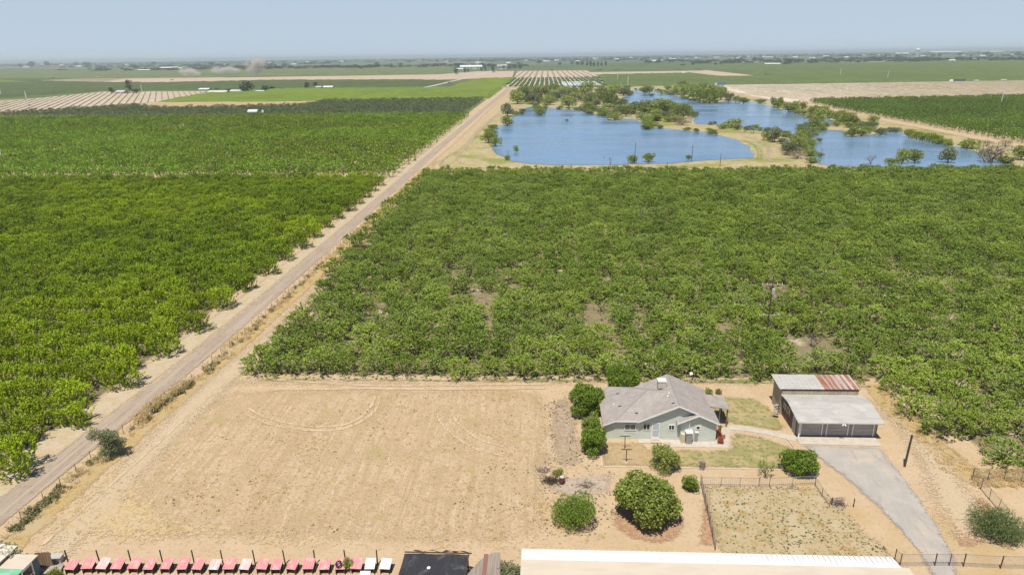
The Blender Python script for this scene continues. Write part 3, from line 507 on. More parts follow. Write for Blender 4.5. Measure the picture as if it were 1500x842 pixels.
shrubs(740,110,s6,'at the western edge of the western pond',[(20,380,110,110,'k'),(20,470,90,80,'y'),(-45,520,0.1,1)][:2])
shrubs(700,60,3.742,'at the western edge of the western pond',[(60,560,75,60,'y'),(95,580,60,45),(120,600,1,1)][:2])
shrubs(740,110,s6,'standing in the western pond',[(310,345,80,60,'y'),(325,370,80,50),(365,315,50,30),(280,310,60,45),(100,700,45,50),(20,780,50,40),(565,420,30,15,'k')])
shrubs(740,110,s6,'on the near shore of the western pond',[(1160,810,80,70),(1305,800,95,75,'y'),(1675,772,40,40,'y')])
shrubs(940,110,s6,'along the far shore of the northern pond',[(30,170,100,60,'y'),(70,165,70,50,'y'),(90,195,50,20),(180,175,35,25),(240,140,70,40),(310,180,90,60),(370,120,90,60),(330,150,100,60),(390,200,100,80),(470,220,120,100,'y'),(540,240,120,110,'y'),(620,260,130,130,'y'),(560,160,120,80),(640,180,110,80,'y'),(700,200,100,90),(740,190,90,70,'k'),(790,235,80,60,'k'),(720,230,90,80),(860,245,70,45),(930,262,90,50,'y'),(1080,265,90,40,'y'),(1210,290,60,75),(1260,290,60,75,'y'),(1240,300,80,50,'y'),(430,140,90,50),(500,150,90,60)])
shrubs(940,110,s6,'on the wooded spit between the two large ponds',[(30,350,110,90,'k'),(110,340,110,90),(180,350,120,100),(250,350,120,110),(320,380,110,100),(380,400,90,110),(390,330,70,60),(60,420,110,60,'y'),(140,420,90,60,'y'),(60,490,110,60,'y'),(240,430,80,40,'y'),(310,430,80,50,'b'),(370,460,130,50,'b'),(130,380,90,60),(220,390,90,50,'k')])
shrubs(940,110,s6,'beside the curving bank path',[(820,480,140,70),(740,490,90,30,'y'),(870,500,70,45,'k'),(1150,600,100,80),(1210,615,110,130,'k'),(1280,630,80,50,'k'),(1340,720,110,110,'k'),(1400,650,80,70,'y'),(1420,720,120,40,'b'),(1440,665,110,130),(1290,700,80,30,'b')])
shrubs(1140,130,s6,'between the northern pond and the levee road',[(15,150,50,60),(90,215,80,80),(150,215,90,90),(220,190,80,60),(230,240,80,40,'y'),(300,235,80,50,'y'),(340,235,100,70,'y'),(380,260,100,70),(400,230,90,60,'y'),(470,270,100,60),(540,300,100,70,'y'),(560,255,80,50),(600,310,120,80,'y'),(640,330,110,80,'y'),(680,340,90,80),(290,290,80,50),(340,330,120,80,'y'),(310,375,90,90),(350,370,110,60,'y'),(760,360,90,50,'k'),(830,360,110,60,'y'),(670,440,110,80),(760,435,120,60,'y'),(850,375,90,60,'k'),(930,425,110,60,'k'),(440,350,60,40)])
shrubs(1140,130,s6,'along the levee edge of the eastern pond',[(1190,450,80,70,'y'),(1260,465,90,60,'y'),(1320,475,80,60,'y'),(1380,485,90,70),(1440,495,90,60,'y'),(1460,505,80,40,'y')])
shrubs(1140,130,s6,'on the near shore of the eastern pond',[(1040,690,110,50,'y'),(220,480,110,90),(190,545,120,90),(240,570,70,80),(100,610,110,110,'k'),(170,640,150,50,'b'),(310,680,100,50,'y')])
shrubs(1360,170,10.53,'on the near shore of the eastern pond',[(300,480,120,100,'y'),(600,500,280,130,'y'),(60,410,150,120,'y'),(220,440,180,90,'y'),(1420,680,220,200),(1180,470,160,90,'b'),(900,470,140,90,'b')])
sp=[]
for W,skip in ((W1,lambda q:q[1]>214 and q[0]>735),(W2,lambda q:False),(W3,lambda q:q[1]>236)):
    pg_=PP(W)
    for i in range(len(W)):
        a,b_=np.array(pg_[i]),np.array(pg_[(i+1)%len(W)])
        if skip(W[i]): continue
        for _ in range(int(np.linalg.norm(b_-a)/4)):
            u=rnd.random(); q=a+(b_-a)*u
            if math.sin(q[0]*.06)+math.sin(q[1]*.045+1)+rnd.random()>.5: z_=rnd.uniform(1.1,3.); sp.append((q[0]+rnd.gauss(0,2.5),q[1]+rnd.gauss(0,3),.1,z_*1.3,z_*.7,rnd.random()*6))
scatter('bank_scrub',KYB,sp[::2],'low yellow green scrub along the pond shores','scrub'); scatter('bank_scrub',KK,sp[1::2],'low grey green scrub along the pond shores','scrub')
gp=PP([(748,150),(760,130),(800,128),(905,132),(925,146),(905,158),(880,168),(850,159),(770,155)]); g2_=PP([(880,172),(905,160),(960,155),(1005,160),(1014,178),(960,180),(930,174)])
scatter('bank_scrub',KG,sc_pts_(gp,110,3.,8.)+sc_pts_(g2_,40,2.5,6.)+sc_pts_(PP([(1180,160),(1200,158),(1290,182),(1300,190),(1260,196),(1200,178)]),40,2.5,5.),'low tangled undergrowth between the trees around the ponds','scrub')
# taller single trees at the near shore
for (px,py,w_,h_,k,lab) in [(1140+1130/s6,130+690/s6,24,24,KG,'leafy tree on the near shore of the eastern pond, left of a close pair'),(1140+1245/s6,130+685/s6,25,22,KG,'leafy tree on the near shore of the eastern pond, right of a close pair'),(1388,239,30,27,KK,'grey green rounded tree on the near shore by the right edge of the eastern pond'),(1453,238,42,26,KBR,'wide half bare dry tree at the right end of the eastern pond')]:
    x,y=P(px,py); z=proj(x,y)[2]; plant('pond_tree',k,0,x,y,(w_*z/2000,w_*z/2000,h_*z/1600),rnd.uniform(0,6),lab,'tree')
# bare branches
def dead_mesh(name,H_,sp,n,seed,r0=.12):
    q=random.Random(seed); b=MB()
    def br(p,d,l,r,dep):
        e=p+d*l; m=p+d*l*.5+Vector((q.gauss(0,.06),q.gauss(0,.06),q.gauss(0,.04)))*l; b.tube([p,m,e],[r,r*.75,r*.5],4)
        if dep>0:
            for _ in range(q.choice((2,3,3))):
                nd=(d+Vector((q.gauss(0,.5)*sp,q.gauss(0,.5)*sp,q.gauss(.1,.3)))).normalized(); br(e,nd,l*q.uniform(.6,.8),r*.5,dep-1)
    for i in range(n):
        a=2*math.pi*i/n+q.random(); br(Vector((q.gauss(0,.05),q.gauss(0,.05),-.05)),Vector((math.cos(a)*.5*sp,math.sin(a)*.5*sp,.85)).normalized(),H_*.36,r0,3)
    return b.me(name,M['deadwood'])
dm=[dead_mesh('branches',1.,.9,4,s,.035) for s in (1,2,3)]
for i,(px,py,hh,ww,lab) in enumerate([(1140+840/s6,130+690/s6,17,26,'bare dead tree with pale branches on the near shore of the eastern pond'),(740+960/s6,110+812/s6,13,11,'small bare snag in the water at the near edge of the western pond'),(740+600/s6,110+385/s6,4,9,'fallen bare branches floating in the far part of the western pond'),(940+450/s6,110+440/s6,15,13,'bare dead tree at the tip of the wooded spit between the ponds'),(940+940/s6,110+520/s6,9,14,'grey dead brush beside the curving bank path, left one'),(940+1015/s6,110+535/s6,11,15,'grey dead brush beside the curving bank path, right one'),(1140+395/s6,130+590/s6,9,5,'thin dead snag standing in the eastern pond'),(1140+820/s6,130+560/s6,11,2,'single bare dead stem standing upright in the eastern pond'),(740+25/s6,110+718/s6,6,7,'grey dead bush in the water at the left edge of the western pond'),
    (740+905/s6,110+760/s6,3,6,'low dead twigs in the water by the near shore of the western pond'),(1190,507,25,34,'leafless grey brown orchard tree standing in a gap of the rows')]):
    x,y=P(px,py); z=proj(x,y)[2]
    o=tag(link('dead_tree',dm[i%3],None,(x,y,.05),rnd.random()*6,(ww*z/1000*.8,ww*z/1000*.8,hh*z/1000)),lab,'dead tree')
o=tag(link('dead_tree',dm[1],None,(*P(1452,240),0),.4,(15,15,10)),'dark crooked limbs of a dying tree at the right end of the eastern pond','dead tree')
# ------------------------------------------------------------------ yard trees
def ytree(name,px,yb,R_,H_,mat,n,ll,lw,lab,cat='tree',dx=0,loc=None,low=.05,inner=.25,nl=19,dn=0):
    n=int(n*1.1); H_*=1.04
    if loc: x,y=loc
    else: x,y=P(px,yb); y+=R_*.92+dn
    V,F=lobed(int(n*1.7),ll*.74/R_,lw*.74/R_,H_/R_,nl=nl,low=low/R_+.02,inner=inner); V=V*np.array([R_*1.1,R_*1.1,R_])
    t=thing(name,(x,y,0),lab,cat,None,rnd.random()*0); link('crown',mesh('crown',V,F,mat,attrs={'lv':('FACE',lv(len(F)))}),t); limbs(R_*.9,H_*.8,.35,.13,5,n).build('trunk',bark,t); return t
ytree('citrus_tree',863,617,2.25,4.4,LC,5200,.34,.19,'tall round dark green tree beside the left corner of the house',low=.3)
ytree('citrus_tree',912,0,2.5,4.0,LC,5200,.34,.19,'dark green tree behind the left end of the house roof',loc=(11.0,86.6),low=.3)
ytree('citrus_tree',869,673.5,1.6,3.4,LC,3000,.3,.16,'narrow bright tree in front of the left wall of the house',low=.2)
ytree('citrus_tree',866,0,1.25,3.6,LC2,1500,.3,.16,'pale green young tree squeezed between the tall round tree and the narrow one',loc=(5.7,74.2),low=.4)
ytree('citrus_tree',951,785,3.35,4.7,LC2,6500,.42,.24,'largest citrus tree, spreading over reddish leaf litter in front of the house yard',low=.5)
ytree('citrus_tree',841,784,2.1,3.0,LC,4500,.2,.11,'low rounded citrus tree left of the largest one in the bare yard',low=.35,inner=.12)
ytree('citrus_tree',1177,704,1.95,2.7,LC,3000,.34,.19,'round glossy tree at the edge of the gravel driveway',low=.45)
ytree('garden_shrub',977,699,1.9,3.3,LG,1900,.4,.13,'loose spiky dark green shrub behind the largest citrus tree','shrub',low=.2,inner=.6)
ytree('garden_shrub',1013,726,.95,2.0,LC,1500,.18,.1,'small trimmed egg shaped bush right of the largest citrus tree','shrub',low=.05,inner=.08)
ytree('garden_shrub',1483,808,2.7,2.6,leafmat('feathery',(.10,.15,.04),(.19,.24,.08),.35,0),3600,.36,.07,'feathery light green shrub by the fence at the lower right corner','shrub',low=.05,inner=.7)
ytree('roadside_shrub',154,676,1.9,3.9,LK,2000,.26,.15,'tall grey green bush leaning over the fence beside the farm road','shrub',low=.4,inner=.8,nl=6,dn=-.6)
ytree('garden_shrub',748,0,1.5,2.4,LK,900,.6,.12,'ragged yucca like bush between the brown roof and the long white roof','shrub',loc=(P(748,845)[0],49.0),low=.1,inner=.9)
ytree('garden_shrub',36,0,1.6,2.9,leafmat('flowering',(.20,.24,.10),(.62,.60,.42),.2,0),1500,.24,.16,'shrub covered in pale cream flowers beside the green shed','shrub',loc=(P(36,830)[0]-1.2,49.6),low=.1,inner=.6)
ytree('garden_shrub',82,0,.7,1.3,LY,500,.2,.12,'small yellow green shrub in front of the wooden board','shrub',loc=P(82,850),low=.0)
V,F=shoots(26,.85,1.9,.6,2.4,0,.8,9,.2,.1); t=thing('young_tree',(*P(1121,699),0),'small upright young tree with several stems beside the wire fence gate','tree'); link('crown',mesh('crown',V,F,LC,attrs={'lv':('FACE',lv(len(F)))}),t)
b=MB()
for a in range(5): b.tube([(0,0,0),(math.cos(a*1.3)*.2,math.sin(a*1.3)*.2,.7),(math.cos(a*1.3)*.45,math.sin(a*1.3)*.45,1.4)],[.04,.03,.015],5)
b.build('trunk',bark,t)
# weeds and tufts
LWG=leafmat('weed_leaves',(.13,.14,.05),(.26,.25,.11),.2,.25); LST=leafmat('straw_leaves',(.60,.46,.22),(.80,.65,.38),.4,.15)
KW=Kind('weed',[lambda:lobed(60,.35,.22,.8,nl=4,low=.02)]*3,LWG,lambda i:None); KS=Kind('straw',[lambda:shoots(16,.9,1.,.0,1.6,.3,.9,3,.7,.1)]*3,LST,lambda i:None)
KC=Kind('clod',[lambda:lobed(14,.5,.4,.6,nl=3,low=.02)]*2,surf('soil_clod',(.26,.19,.115)),lambda i:None)
def sc_pts(poly,n,s0,s1,z=.03,clump=None):
    p=np.array(poly);a0,b0=p.min(0);a1,b1=p.max(0); out=[]; cen=[(rnd.uniform(a0,a1),rnd.uniform(b0,b1)) for _ in range(clump)] if clump else None
    q=[]
    while len(q)<n:
        if cen and rnd.random()<.8: c=rnd.choice(cen); q.append((c[0]+rnd.gauss(0,1.3),c[1]+rnd.gauss(0,.8)))
        else: q.append((rnd.uniform(a0,a1),rnd.uniform(b0,b1)))
    q=np.array(q); d=sdist(q[:,0],q[:,1],poly); q=q[d>0]
    return [(x,y,z,s,s*rnd.uniform(.5,.9),rnd.random()*6.28) for x,y in q for s in (rnd.uniform(s0,s1),)]
penp=[(17.2,65),(29.8,65.2),(31,62),(32.4,56),(33,53.6),(16.4,53.6),(16.7,60)]
scatter('weeds',KW,sc_pts(penp,620,.06,.17,.05,45)+sc_pts([(20,62),(31,60),(32,55),(19,54.5)],260,.07,.2,.05,18),'small green weeds dotted over the fenced pen','weeds')
scatter('weeds',KW,sc_pts([(-50,56),(-47,76),(-20,86),(0,84),(0,56)],150,.07,.2,.03,10)+sc_pts([(-40,58),(-34,58),(-30,68),(-38,68)],22,.08,.22,.03,4)+sc_pts([(0,56),(8,56),(8,68),(2,84),(0,84)],260,.06,.22,.03,20),'scattered weeds over the bare field','weeds')
scatter('dry_weeds',KS,sc_pts([(-50,55),(-47,78),(-30,87),(6,87),(6,55)],1500,.08,.24,.02,60),'low dry straw weeds dotted over the bare field','dry weeds')
scatter('soil_clods',KC,sc_pts([(-50,55),(-47,78),(-30,87),(6,87),(6,55)],1500,.05,.16,.02)+sc_pts([(0,56),(8,56),(8,72),(2,86),(0,86)],400,.08,.22,.02,20)+sc_pts([(41,56),(47,60),(47,70),(42,74)],120,.05,.14,.02)+sc_pts(penp,260,.06,.15,.05),'soil clods scattered over the bare ground','soil clods')
fl=[(-53.9,50),(-54.0,60),(-53.9,68),(-53.2,80),(-51.8,92),(-51.6,128),(-51.4,226),(-51.,290)]
def along(l,n0,n1):
    out=[]
    for (a,b),(c,d) in zip(l,l[1:]):
        if d<n0 or b>n1: continue
        out.append((a,b,c,d))
    return out
def fx(n):
    for (a,b),(c,d) in zip(fl,fl[1:]):
        if b<=n<=d: return a+(c-a)*(n-b)/(d-b)
    return fl[-1][0]
wp=[];sp_=[]
for _ in range(900):
    n=rnd.uniform(52,150); dens=math.sin(n*.55)+math.sin(n*.23+1)
    if dens>.0 and n<100 or rnd.random()<.12: s=rnd.uniform(.25,.7); wp.append((fx(n)+rnd.gauss(.5,.35),n,.03,s,s*.9,rnd.random()*6))
for _ in range(900):
    n=52+rnd.random()*230; 
    if n<290: s=rnd.uniform(.25,.6); sp_.append((fx(n)+rnd.gauss(.4,.7),n,.03,s,s*rnd.uniform(.6,1.2),rnd.random()*6))
for _ in range(70): n=rnd.uniform(76,88); s=rnd.uniform(.4,.85); sp_.append((fx(n)+rnd.gauss(.1,.45),n,.03,s*.8,s*1.5,rnd.random()*6))
scatter('roadside_weeds',KW,wp,'dark green weeds growing along the wire fence beside the farm road','weeds')
scatter('dry_grass',KS,sp_,'dry straw coloured grass along the road fence','grass')
scatter('dry_grass',KS,sc_pts(PP([(1290,560),(1330,600),(1400,660),(1440,690),(1425,712),(1380,690),(1335,640),(1290,600)]),500,.15,.4)+sc_pts(PP([(1425,690),(1520,690),(1520,715),(1430,712)]),260,.25,.6),'dry straw coloured grass at the edge of the right orchard','grass')
scatter('verge_weeds',KW,[(x,90.2+rnd.gauss(0,.35),.03,s,s*.6,0) for x in np.arange(-43,46,.35) if rnd.random()<.65 for s in (rnd.uniform(.15,.4),)],'low green weeds under the front row of the orchard','weeds')
scatter('orchard_weeds',KW,[(rnd.uniform(-45,75),rnd.uniform(91,130),.03,s,s*.5,0) for _ in range(900) for s in (rnd.uniform(.2,.6),)],'low weeds on the sandy orchard floor','weeds')
def small(name,lab,cat,px,py,k,s,hz=.8): plant(name,k,rnd.randrange(2),*P(px,py),(s,s,s*hz),rnd.random()*6,lab,cat,crown='foliage')
small('weed','low green weed behind the rusty barrel','weed',818,694,KYB,.75,.5); small('weed','tall weed growing between the pink coops and the white ones','weed',510,836,KG,.55,1.7)
small('garden_shrub','small dark bush behind the house at the left','shrub',1038,578,KG,.7,.9); small('garden_shrub','small dark bush behind the house at the right','shrub',1052,577,KG,.55,.9)
# ------------------------------------------------------------------ building materials
shing=surf('roof_shingles',(.33,.29,.255),[((1.2,1.2,1.2),.4,.65,(.38,.335,.295)),((9,14,9),.5,.7,(.22,.19,.17)),((.6,3.,.6),.55,.7,(.28,.245,.215))],bump=((5.,16.,5.),.5,.03),spec=.15)
sage=surf('sage_siding',(.56,.60,.52),[((1,1,12.),.45,.6,(.49,.53,.46)),(1.5,.55,.7,(.52,.54,.46))],rough=.8,bump=((.2,.2,14.),.5,.02))
white=surf('white_paint',(.78,.77,.74),[(3.,.5,.7,(.7,.68,.63))],rough=.6); glass=surf('dark_glass',(.03,.035,.04),rough=.1,spec=.5); curt=surf('grey_blinds',(.16,.16,.16),rough=.4,spec=.4)
metal_l=surf('galvanised_roof',(.44,.415,.375),[((.5,2.,1),.45,.6,(.39,.37,.335)),((.7,.7,.7),.55,.7,(.49,.455,.40))],rough=.65,spec=.25); metal_d=surf('grey_metal',(.28,.28,.27),rough=.5,spec=.4)
rust=surf('rusty_roof',(.33,.17,.12),[((1.,.8,.8),.45,.65,(.33,.15,.10)),((4.,.6,.6),.56,.7,(.50,.30,.22)),((2.,.5,1),.45,.6,(.28,.12,.08))],rough=.7); rustb=surf('rusted_steel',(.15,.06,.045),[(5.,.45,.6,(.09,.04,.035))],rough=.8)
brownw=surf('brown_boards',(.20,.125,.10),[((5.,5.,.6),.45,.6,(.15,.095,.08))]); tanw=surf('weathered_boards',(.42,.35,.25),[((4.,4.,.5),.45,.6,(.33,.27,.19))]); darkd=surf('dark_door_panel',(.42,.38,.35),[((.5,.5,6.),.45,.6,(.33,.30,.28))],rough=.6)
woodd=surf('dark_timber',(.10,.065,.045),[((8,8,1),.4,.6,(.06,.045,.035))],rough=.9); black=surf('black_cloth',(.035,.035,.04),[((.9,.9,1),.56,.66,(.085,.09,.085)),((3,.5,1),.5,.7,(.05,.05,.055))],rough=.9); orange=surf('terracotta_paint',(.42,.13,.07),[(3.,.5,.7,(.33,.10,.06))],rough=.7)
pink=surf('faded_pink_roof',(.66,.25,.25),[((2.5,1.5,1),.5,.62,(.70,.36,.33)),((9,9,1),.55,.7,(.58,.14,.13))],rough=.7); cream=surf('cream_roof',(.56,.48,.37),[((.3,1.,1),.45,.65,(.52,.44,.34))],rough=.7); whiter=surf('white_roof',(.66,.645,.62),[((.7,2.,1),.5,.65,(.60,.585,.56))],rough=.6)
greenp=surf('green_metal',(.16,.42,.24),[((1,2,1),.5,.6,(.26,.48,.34))],rough=.6); tealw=surf('blue_grey_wall',(.10,.15,.18),[((6,6,1),.5,.6,(.13,.18,.2))],rough=.7); wire=surf('galvanised_wire',(.30,.28,.26),rough=.6,metal=.3)
# ------------------------------------------------------------------ house
HX,HY=11.65,74.4
hz=thing('farmhouse',(HX,HY,0),'sage green single storey house with brown grey shingle roof and white gable trim','house')
sl_=.45; MZ=lambda e:4.95-abs(e-4.6)*sl_
b=MB()  # walls
b.box(0,9.25,0,8.0,0,2.75); b.wall([(0,2.75),(9.25,2.75),(9.25,MZ(9.25)-.1),(4.6,4.85),(0,MZ(0)-.1)],.0,.12); b.wall([(0,2.75),(9.25,2.75),(9.25,MZ(9.25)-.1),(4.6,4.85),(0,MZ(0)-.1)],7.88,8.0)
SZ=lambda e:2.75+ (2.55-abs(e-6.95))*sl_
b.wall([(4.95,0),(9.247,0),(9.247,SZ(9.25)-.1),(6.95,SZ(6.95)-.1),(4.95,SZ(4.95)-.1)],-.35,-.003)
b.box(-4.15,-.003,0.02,8.2,0,2.3); b.wall([(-4.15,2.3),(-.003,2.3),(-.003,2.84),(-2.9,2.76),(-4.15,2.26)],.02,.16)
b.build('wall',sage,hz)
rf=MB(); T=.12
A_=(1.4,4.1,4.68);E_=(3.99,4.1,4.68);C1=(-3,-.4,2.8);C2=(-3,8.6,2.8);V0=(-.19,-.4,2.8);V2=(-.19,8.6,2.8)
rf.slab([C1,V0,E_,A_],T); rf.slab([A_,E_,V2,C2],T); rf.slab([A_,C2,(-4.5,8.6,2.16),(-4.5,-.4,2.16),C1],T)
rf.slab([(4.6,-.5,4.95),(4.6,8.2,4.95),(-.3,8.2,2.75),(-.19,8.2,2.8),E_,V0,(-.3,-.5,2.75)],T)
rf.slab([(4.6,-.5,4.95),(6.95,-.5,3.8925),(6.95,-.8,3.8925),(9.5,-.8,2.75),(9.5,8.2,2.75),(4.6,8.2,4.95)],T)
rf.slab([(6.95,-.8,3.8925),(6.95,-.01,3.8925),(4.4,-.01,2.75),(4.4,-.8,2.75)],T)
roof=rf.build('roof',shing,hz)
ft=MB()
def fasc(a,b_,off=.0):
    a=Vector(a);b_=Vector(b_); ft.add([a+Vector((0,-off-.03,-.2)),b_+Vector((0,-off-.03,-.2)),b_+Vector((0,-off-.03,-.01)),a+Vector((0,-off-.03,-.01)),a+Vector((0,-off,-.2)),b_+Vector((0,-off,-.2)),b_+Vector((0,-off,-.01)),a+Vector((0,-off,-.01))],[(0,1,2,3),(7,6,5,4),(0,4,5,1),(3,2,6,7)])
for a,c in [((-.3,-.5,2.75),(4.6,-.5,4.95)),((4.6,-.5,4.95),(6.95,-.5,3.8925)),((4.4,-.8,2.75),(6.95,-.8,3.8925)),((6.95,-.8,3.8925),(9.5,-.8,2.75)),((-4.5,-.4,2.16),(-3,-.4,2.8)),((-3,-.4,2.8),(-.3,-.4,2.8))]: fasc(a,c,.004)
ft.build('fascia',white,hz)
rc=MB(); rc.tube([(4.6,-.5,4.97),(4.6,8.2,4.97)],.05,6); rc.tube([A_,C1],.045,5); rc.tube([A_,E_],.045,5); rc.build('ridge_cap',surf('ridge_shingle',(.27,.245,.23)),roof)
def window(e0,e1,z0,z1,n,parent,mat=glass,fr=.06):
    w_=MB(); w_.box(e0,e1,n-.03,n+.02,z0,z1); o=w_.build('window',mat,parent); f=MB()
    for x0,x1,a,c in ((e0-fr,e1+fr,z1,z1+fr),(e0-fr,e1+fr,z0-fr,z0),(e0-fr,e0,z0,z1),(e1,e1+fr,z0,z1)): f.box(x0,x1,n-.06,n+.02,a,c)
    if e1-e0>.55: f.box((e0+e1)/2-.025,(e0+e1)/2+.025,n-.05,n+.01,z0,z1)
    f.build('frame',white,o); return o
window(-1.75,-.5,1.35,2.1,0,hz,curt); window(.5,1.25,1.4,2.15,0,hz); window(3.6,4.2,1.45,2.05,0,hz); window(6.85,7.2,1.75,2.15,-.35,hz)
d=MB(); d.box(1.5,2.5,-.06,-.005,.32,2.45); dd=d.build('screen_door',white,hz)
d=MB(); d.box(1.62,2.38,-.075,-.061,.5,1.35); d.box(1.62,2.38,-.075,-.061,1.45,2.3); d.build('screen',surf('door_screen',(.42,.47,.52),rough=.5),dd)
MB().box(2.38,2.44,-.1,-.06,1.3,1.42).build('handle',metal_d,dd)
MB().box(1.35,2.65,-.95,-.07,.06,.2).box(1.5,2.5,-.5,-.07,.2,.31).build('door_step',conc,hz)
b=MB(); b.prism([(-.1,-.95),(3.2,-.9),(3.6,-1.7),(10.5,-1.7),(11.9,2.9),(9.5,2.9),(9.27,-.02),(9.27,-.37),(4.93,-.37),(4.93,-.02),(-.1,-.02)],0,.08); b.build('patio_slab',conc,hz)
# utilities along the wall
b=MB(); b.box(5.0,5.45,-.85,-.36,.09,1.25); b.build('cabinet',cream,hz)
b=MB(); b.box(5.55,6.25,-1.05,-.37,.09,1.5); wh=b.build('cooler_cabinet',surf('louvred_metal',(.34,.32,.27),[((1,1,9),.45,.55,(.26,.25,.21))]),hz); MB().box(5.48,6.32,-1.12,-.365,1.5,1.66).build('lid',white,wh)
MB().box(6.7,7.05,-.5,-.355,.15,1.25).build('meter_panel',metal_d,hz); MB().box(6.68,7.1,-.52,-.355,1.27,1.42).build('meter_hood',white,hz)
b=MB(); b.tube([(5.9,-.62,1.6),(5.9,-.62,3.6)],.035); b.tube([(6.68,-.4,1.4),(6.68,-.4,2.5)],.03); b.tube([(7.35,-.39,1.0),(7.35,-.39,2.7)],.03); b.build('conduit',white,hz)
def roofz(e,n):
    m=MZ(e); w=min(2.8+(n+.4)*.4178,2.8+(8.6-n)*.4178,2.8+(e+3)*.427); return max(m if e>-.3 else 0,w)
def onroof(zx,zy,k=5,ox=820,oy=520,s=4.677):
    z=3.5
    for _ in range(14): x,y=P(ox+zx/s,oy+zy/s,z); z=.5*z+.5*roofz(x-HX,y-HY)
    return x-HX,y-HY,z
for zx,zy in [(395,265),(410,350),(368,348),(523,398),(748,270),(740,290),(775,330),(728,217)]:
    e,n,z=onroof(zx,zy); b=MB(); s=.16 if zx in(395,523,775,410) else .08; b.tube([(e,n,z-.1),(e,n,z+.22)],[s*.7,s*.7],8); b.tube([(e,n,z+.22),(e,n,z+.3)],[s*1.3,s*.6],8); b.build('roof_vent',metal_d if s>.1 else white,roof)
e,n=3.35,5.3; z=roofz(e,n); b=MB(); b.box(e-.5,e+.5,n-.5,n+.5,z+.15,z+1.05); ec=b.build('swamp_cooler',surf('cooler_casing',(.55,.50,.42),[((14,14,14),.5,.6,(.38,.34,.28))]),roof)
MB().box(e-.55,e+.55,n-.55,n+.55,z+1.05,z+1.15).build('cooler_top',surf('cooler_top',(.66,.62,.54)),ec); b=MB(); [b.box(e+x-.04,e+x+.04,n+y-.04,n+y+.04,z-.25,z+.16) for x in(-.42,.42) for y in(-.42,.42)]; b.build('cooler_stand',metal_d,ec)
# porch awning on the right
b=MB(); b.slab([(8.95,3.1,3.06),(11.6,3.1,2.62),(11.75,6.4,2.62),(8.8,6.4,3.08)],.1); b.build('porch_roof',shing,hz)
for x,y in ((10.5,3.35),(11.45,3.35),(11.5,6.15)): MB().box(x-.07,x+.07,y-.07,y+.07,0.08,2.6).build('porch_post',brownw,hz)
# porch things
def chair(x,y,rz,lab):
    t=thing('patio_chair',(HX+x,HY+y,.08),lab,'chair','terracotta chairs at the corner of the house',rz)
    MB().box(-.3,.3,-.3,.3,.36,.44).build('seat',orange,t); b=MB(); b.add([(-.3,.26,.42),(.3,.26,.42),(.26,.5,1.15),(-.26,.5,1.15),(-.3,.32,.42),(.3,.32,.42),(.26,.56,1.15),(-.26,.56,1.15)],[(0,1,2,3),(7,6,5,4),(3,2,6,7),(0,3,7,4),(1,5,6,2)]); b.build('backrest',orange,t)
    for a,c in((-.27,-.27),(.27,-.27),(-.27,.27),(.27,.27)): MB().box(a-.035,a+.035,c-.035,c+.035,0,.36).build('leg',orange,t)
    for a in(-.33,.33): MB().box(a-.05,a+.05,-.32,.3,.58,.63).build('armrest',orange,t)
chair(9.75,-.75,2.9,'terracotta patio chair nearest the corner of the house'); chair(10.15,.35,2.2,'terracotta patio chair further back on the slab beside the house'); chair(9.85,1.5,1.9,'terracotta patio chair tucked behind the others by the side wall')
t=thing('potted_plant',(HX+10.05,HY+1.1,.08),'green plant in a tall terracotta pot beside the side wall of the house','plant'); MB().tube([(0,0,0),(0,0,.9)],[.16,.24],10).build('pot',orange,t); V,F=lobed(220,.3,.14,1.5,nl=4); link('foliage',mesh('foliage',V*.42+np.array([0,0,.85]),F,LC,attrs={'lv':('FACE',lv(len(F)))}),t)
t=thing('satellite_dish',(*P(1011,562),0),'white satellite dish on a post behind the house','dish'); MB().tube([(0,0,0),(0,0,1.5)],.05).build('post',metal_d,t)
b=MB(); b.tube([(0,-.12,1.7),(0,-.06,1.68),(0,0,1.66)],[.24,.17,.06],14); b.build('reflector',white,t)
# ------------------------------------------------------------------ garage
g=thing('garage',(31.1,75.4,0),'three door garage with pale corrugated metal roof and dark doors','garage')
def ribs(e0,e1,pts,sp,name,mat,parent):
    b=MB(); x=e0+sp/2
    while x<e1:
        for (n0,z0),(n1,z1) in zip(pts,pts[1:]): b.add([(x-.03,n0,z0),(x+.03,n0,z0),(x+.03,n1,z1),(x-.03,n1,z1),(x-.015,n0,z0+.035),(x+.015,n0,z0+.035),(x+.015,n1,z1+.035),(x-.015,n1,z1+.035)],[(4,5,6,7),(0,4,7,3),(5,1,2,6),(0,1,5,4)])
        x+=sp
    return b.build(name,mat,parent)
GW=9.7
b=MB(); b.box(0,.12,0.3,5.6,0,2.55); b.box(GW-.12,GW,0.3,5.6,0,2.55); b.wall([(.0,2.55),(GW,2.55),(GW,2.6),(0,2.6)],.3,5.5); b.box(.12,GW-.12,5.48,5.6,0,2.55)
b.add([(0.003,.3,2.6),(0.003,5.6,2.6),(0.003,5.6,2.92),(0.003,3.1,3.1),(GW,.3,2.6),(GW,5.6,2.6),(GW,5.6,2.92),(GW,3.1,3.1)],[(0,1,2,3),(7,6,5,4)]); b.build('wall',brownw,g)
b=MB(); b.slab([(-.4,-.9,2.56),(GW+.15,-.9,2.56),(GW+.15,3.1,3.22),(-.4,3.1,3.22)],.05); b.slab([(-.4,3.1,3.22),(GW+.15,3.1,3.22),(GW+.15,5.62,2.98),(-.4,5.62,2.98)],.05); gr=b.build('roof',metal_l,g)
ribs(-.4,GW+.15,[(-.9,2.56),(3.1,3.22),(5.62,2.98)],.32,'roof_ribs',metal_l,gr); MB().box(-.4,GW+.15,-.94,-.905,2.44,2.56).build('fascia',metal_l,g)
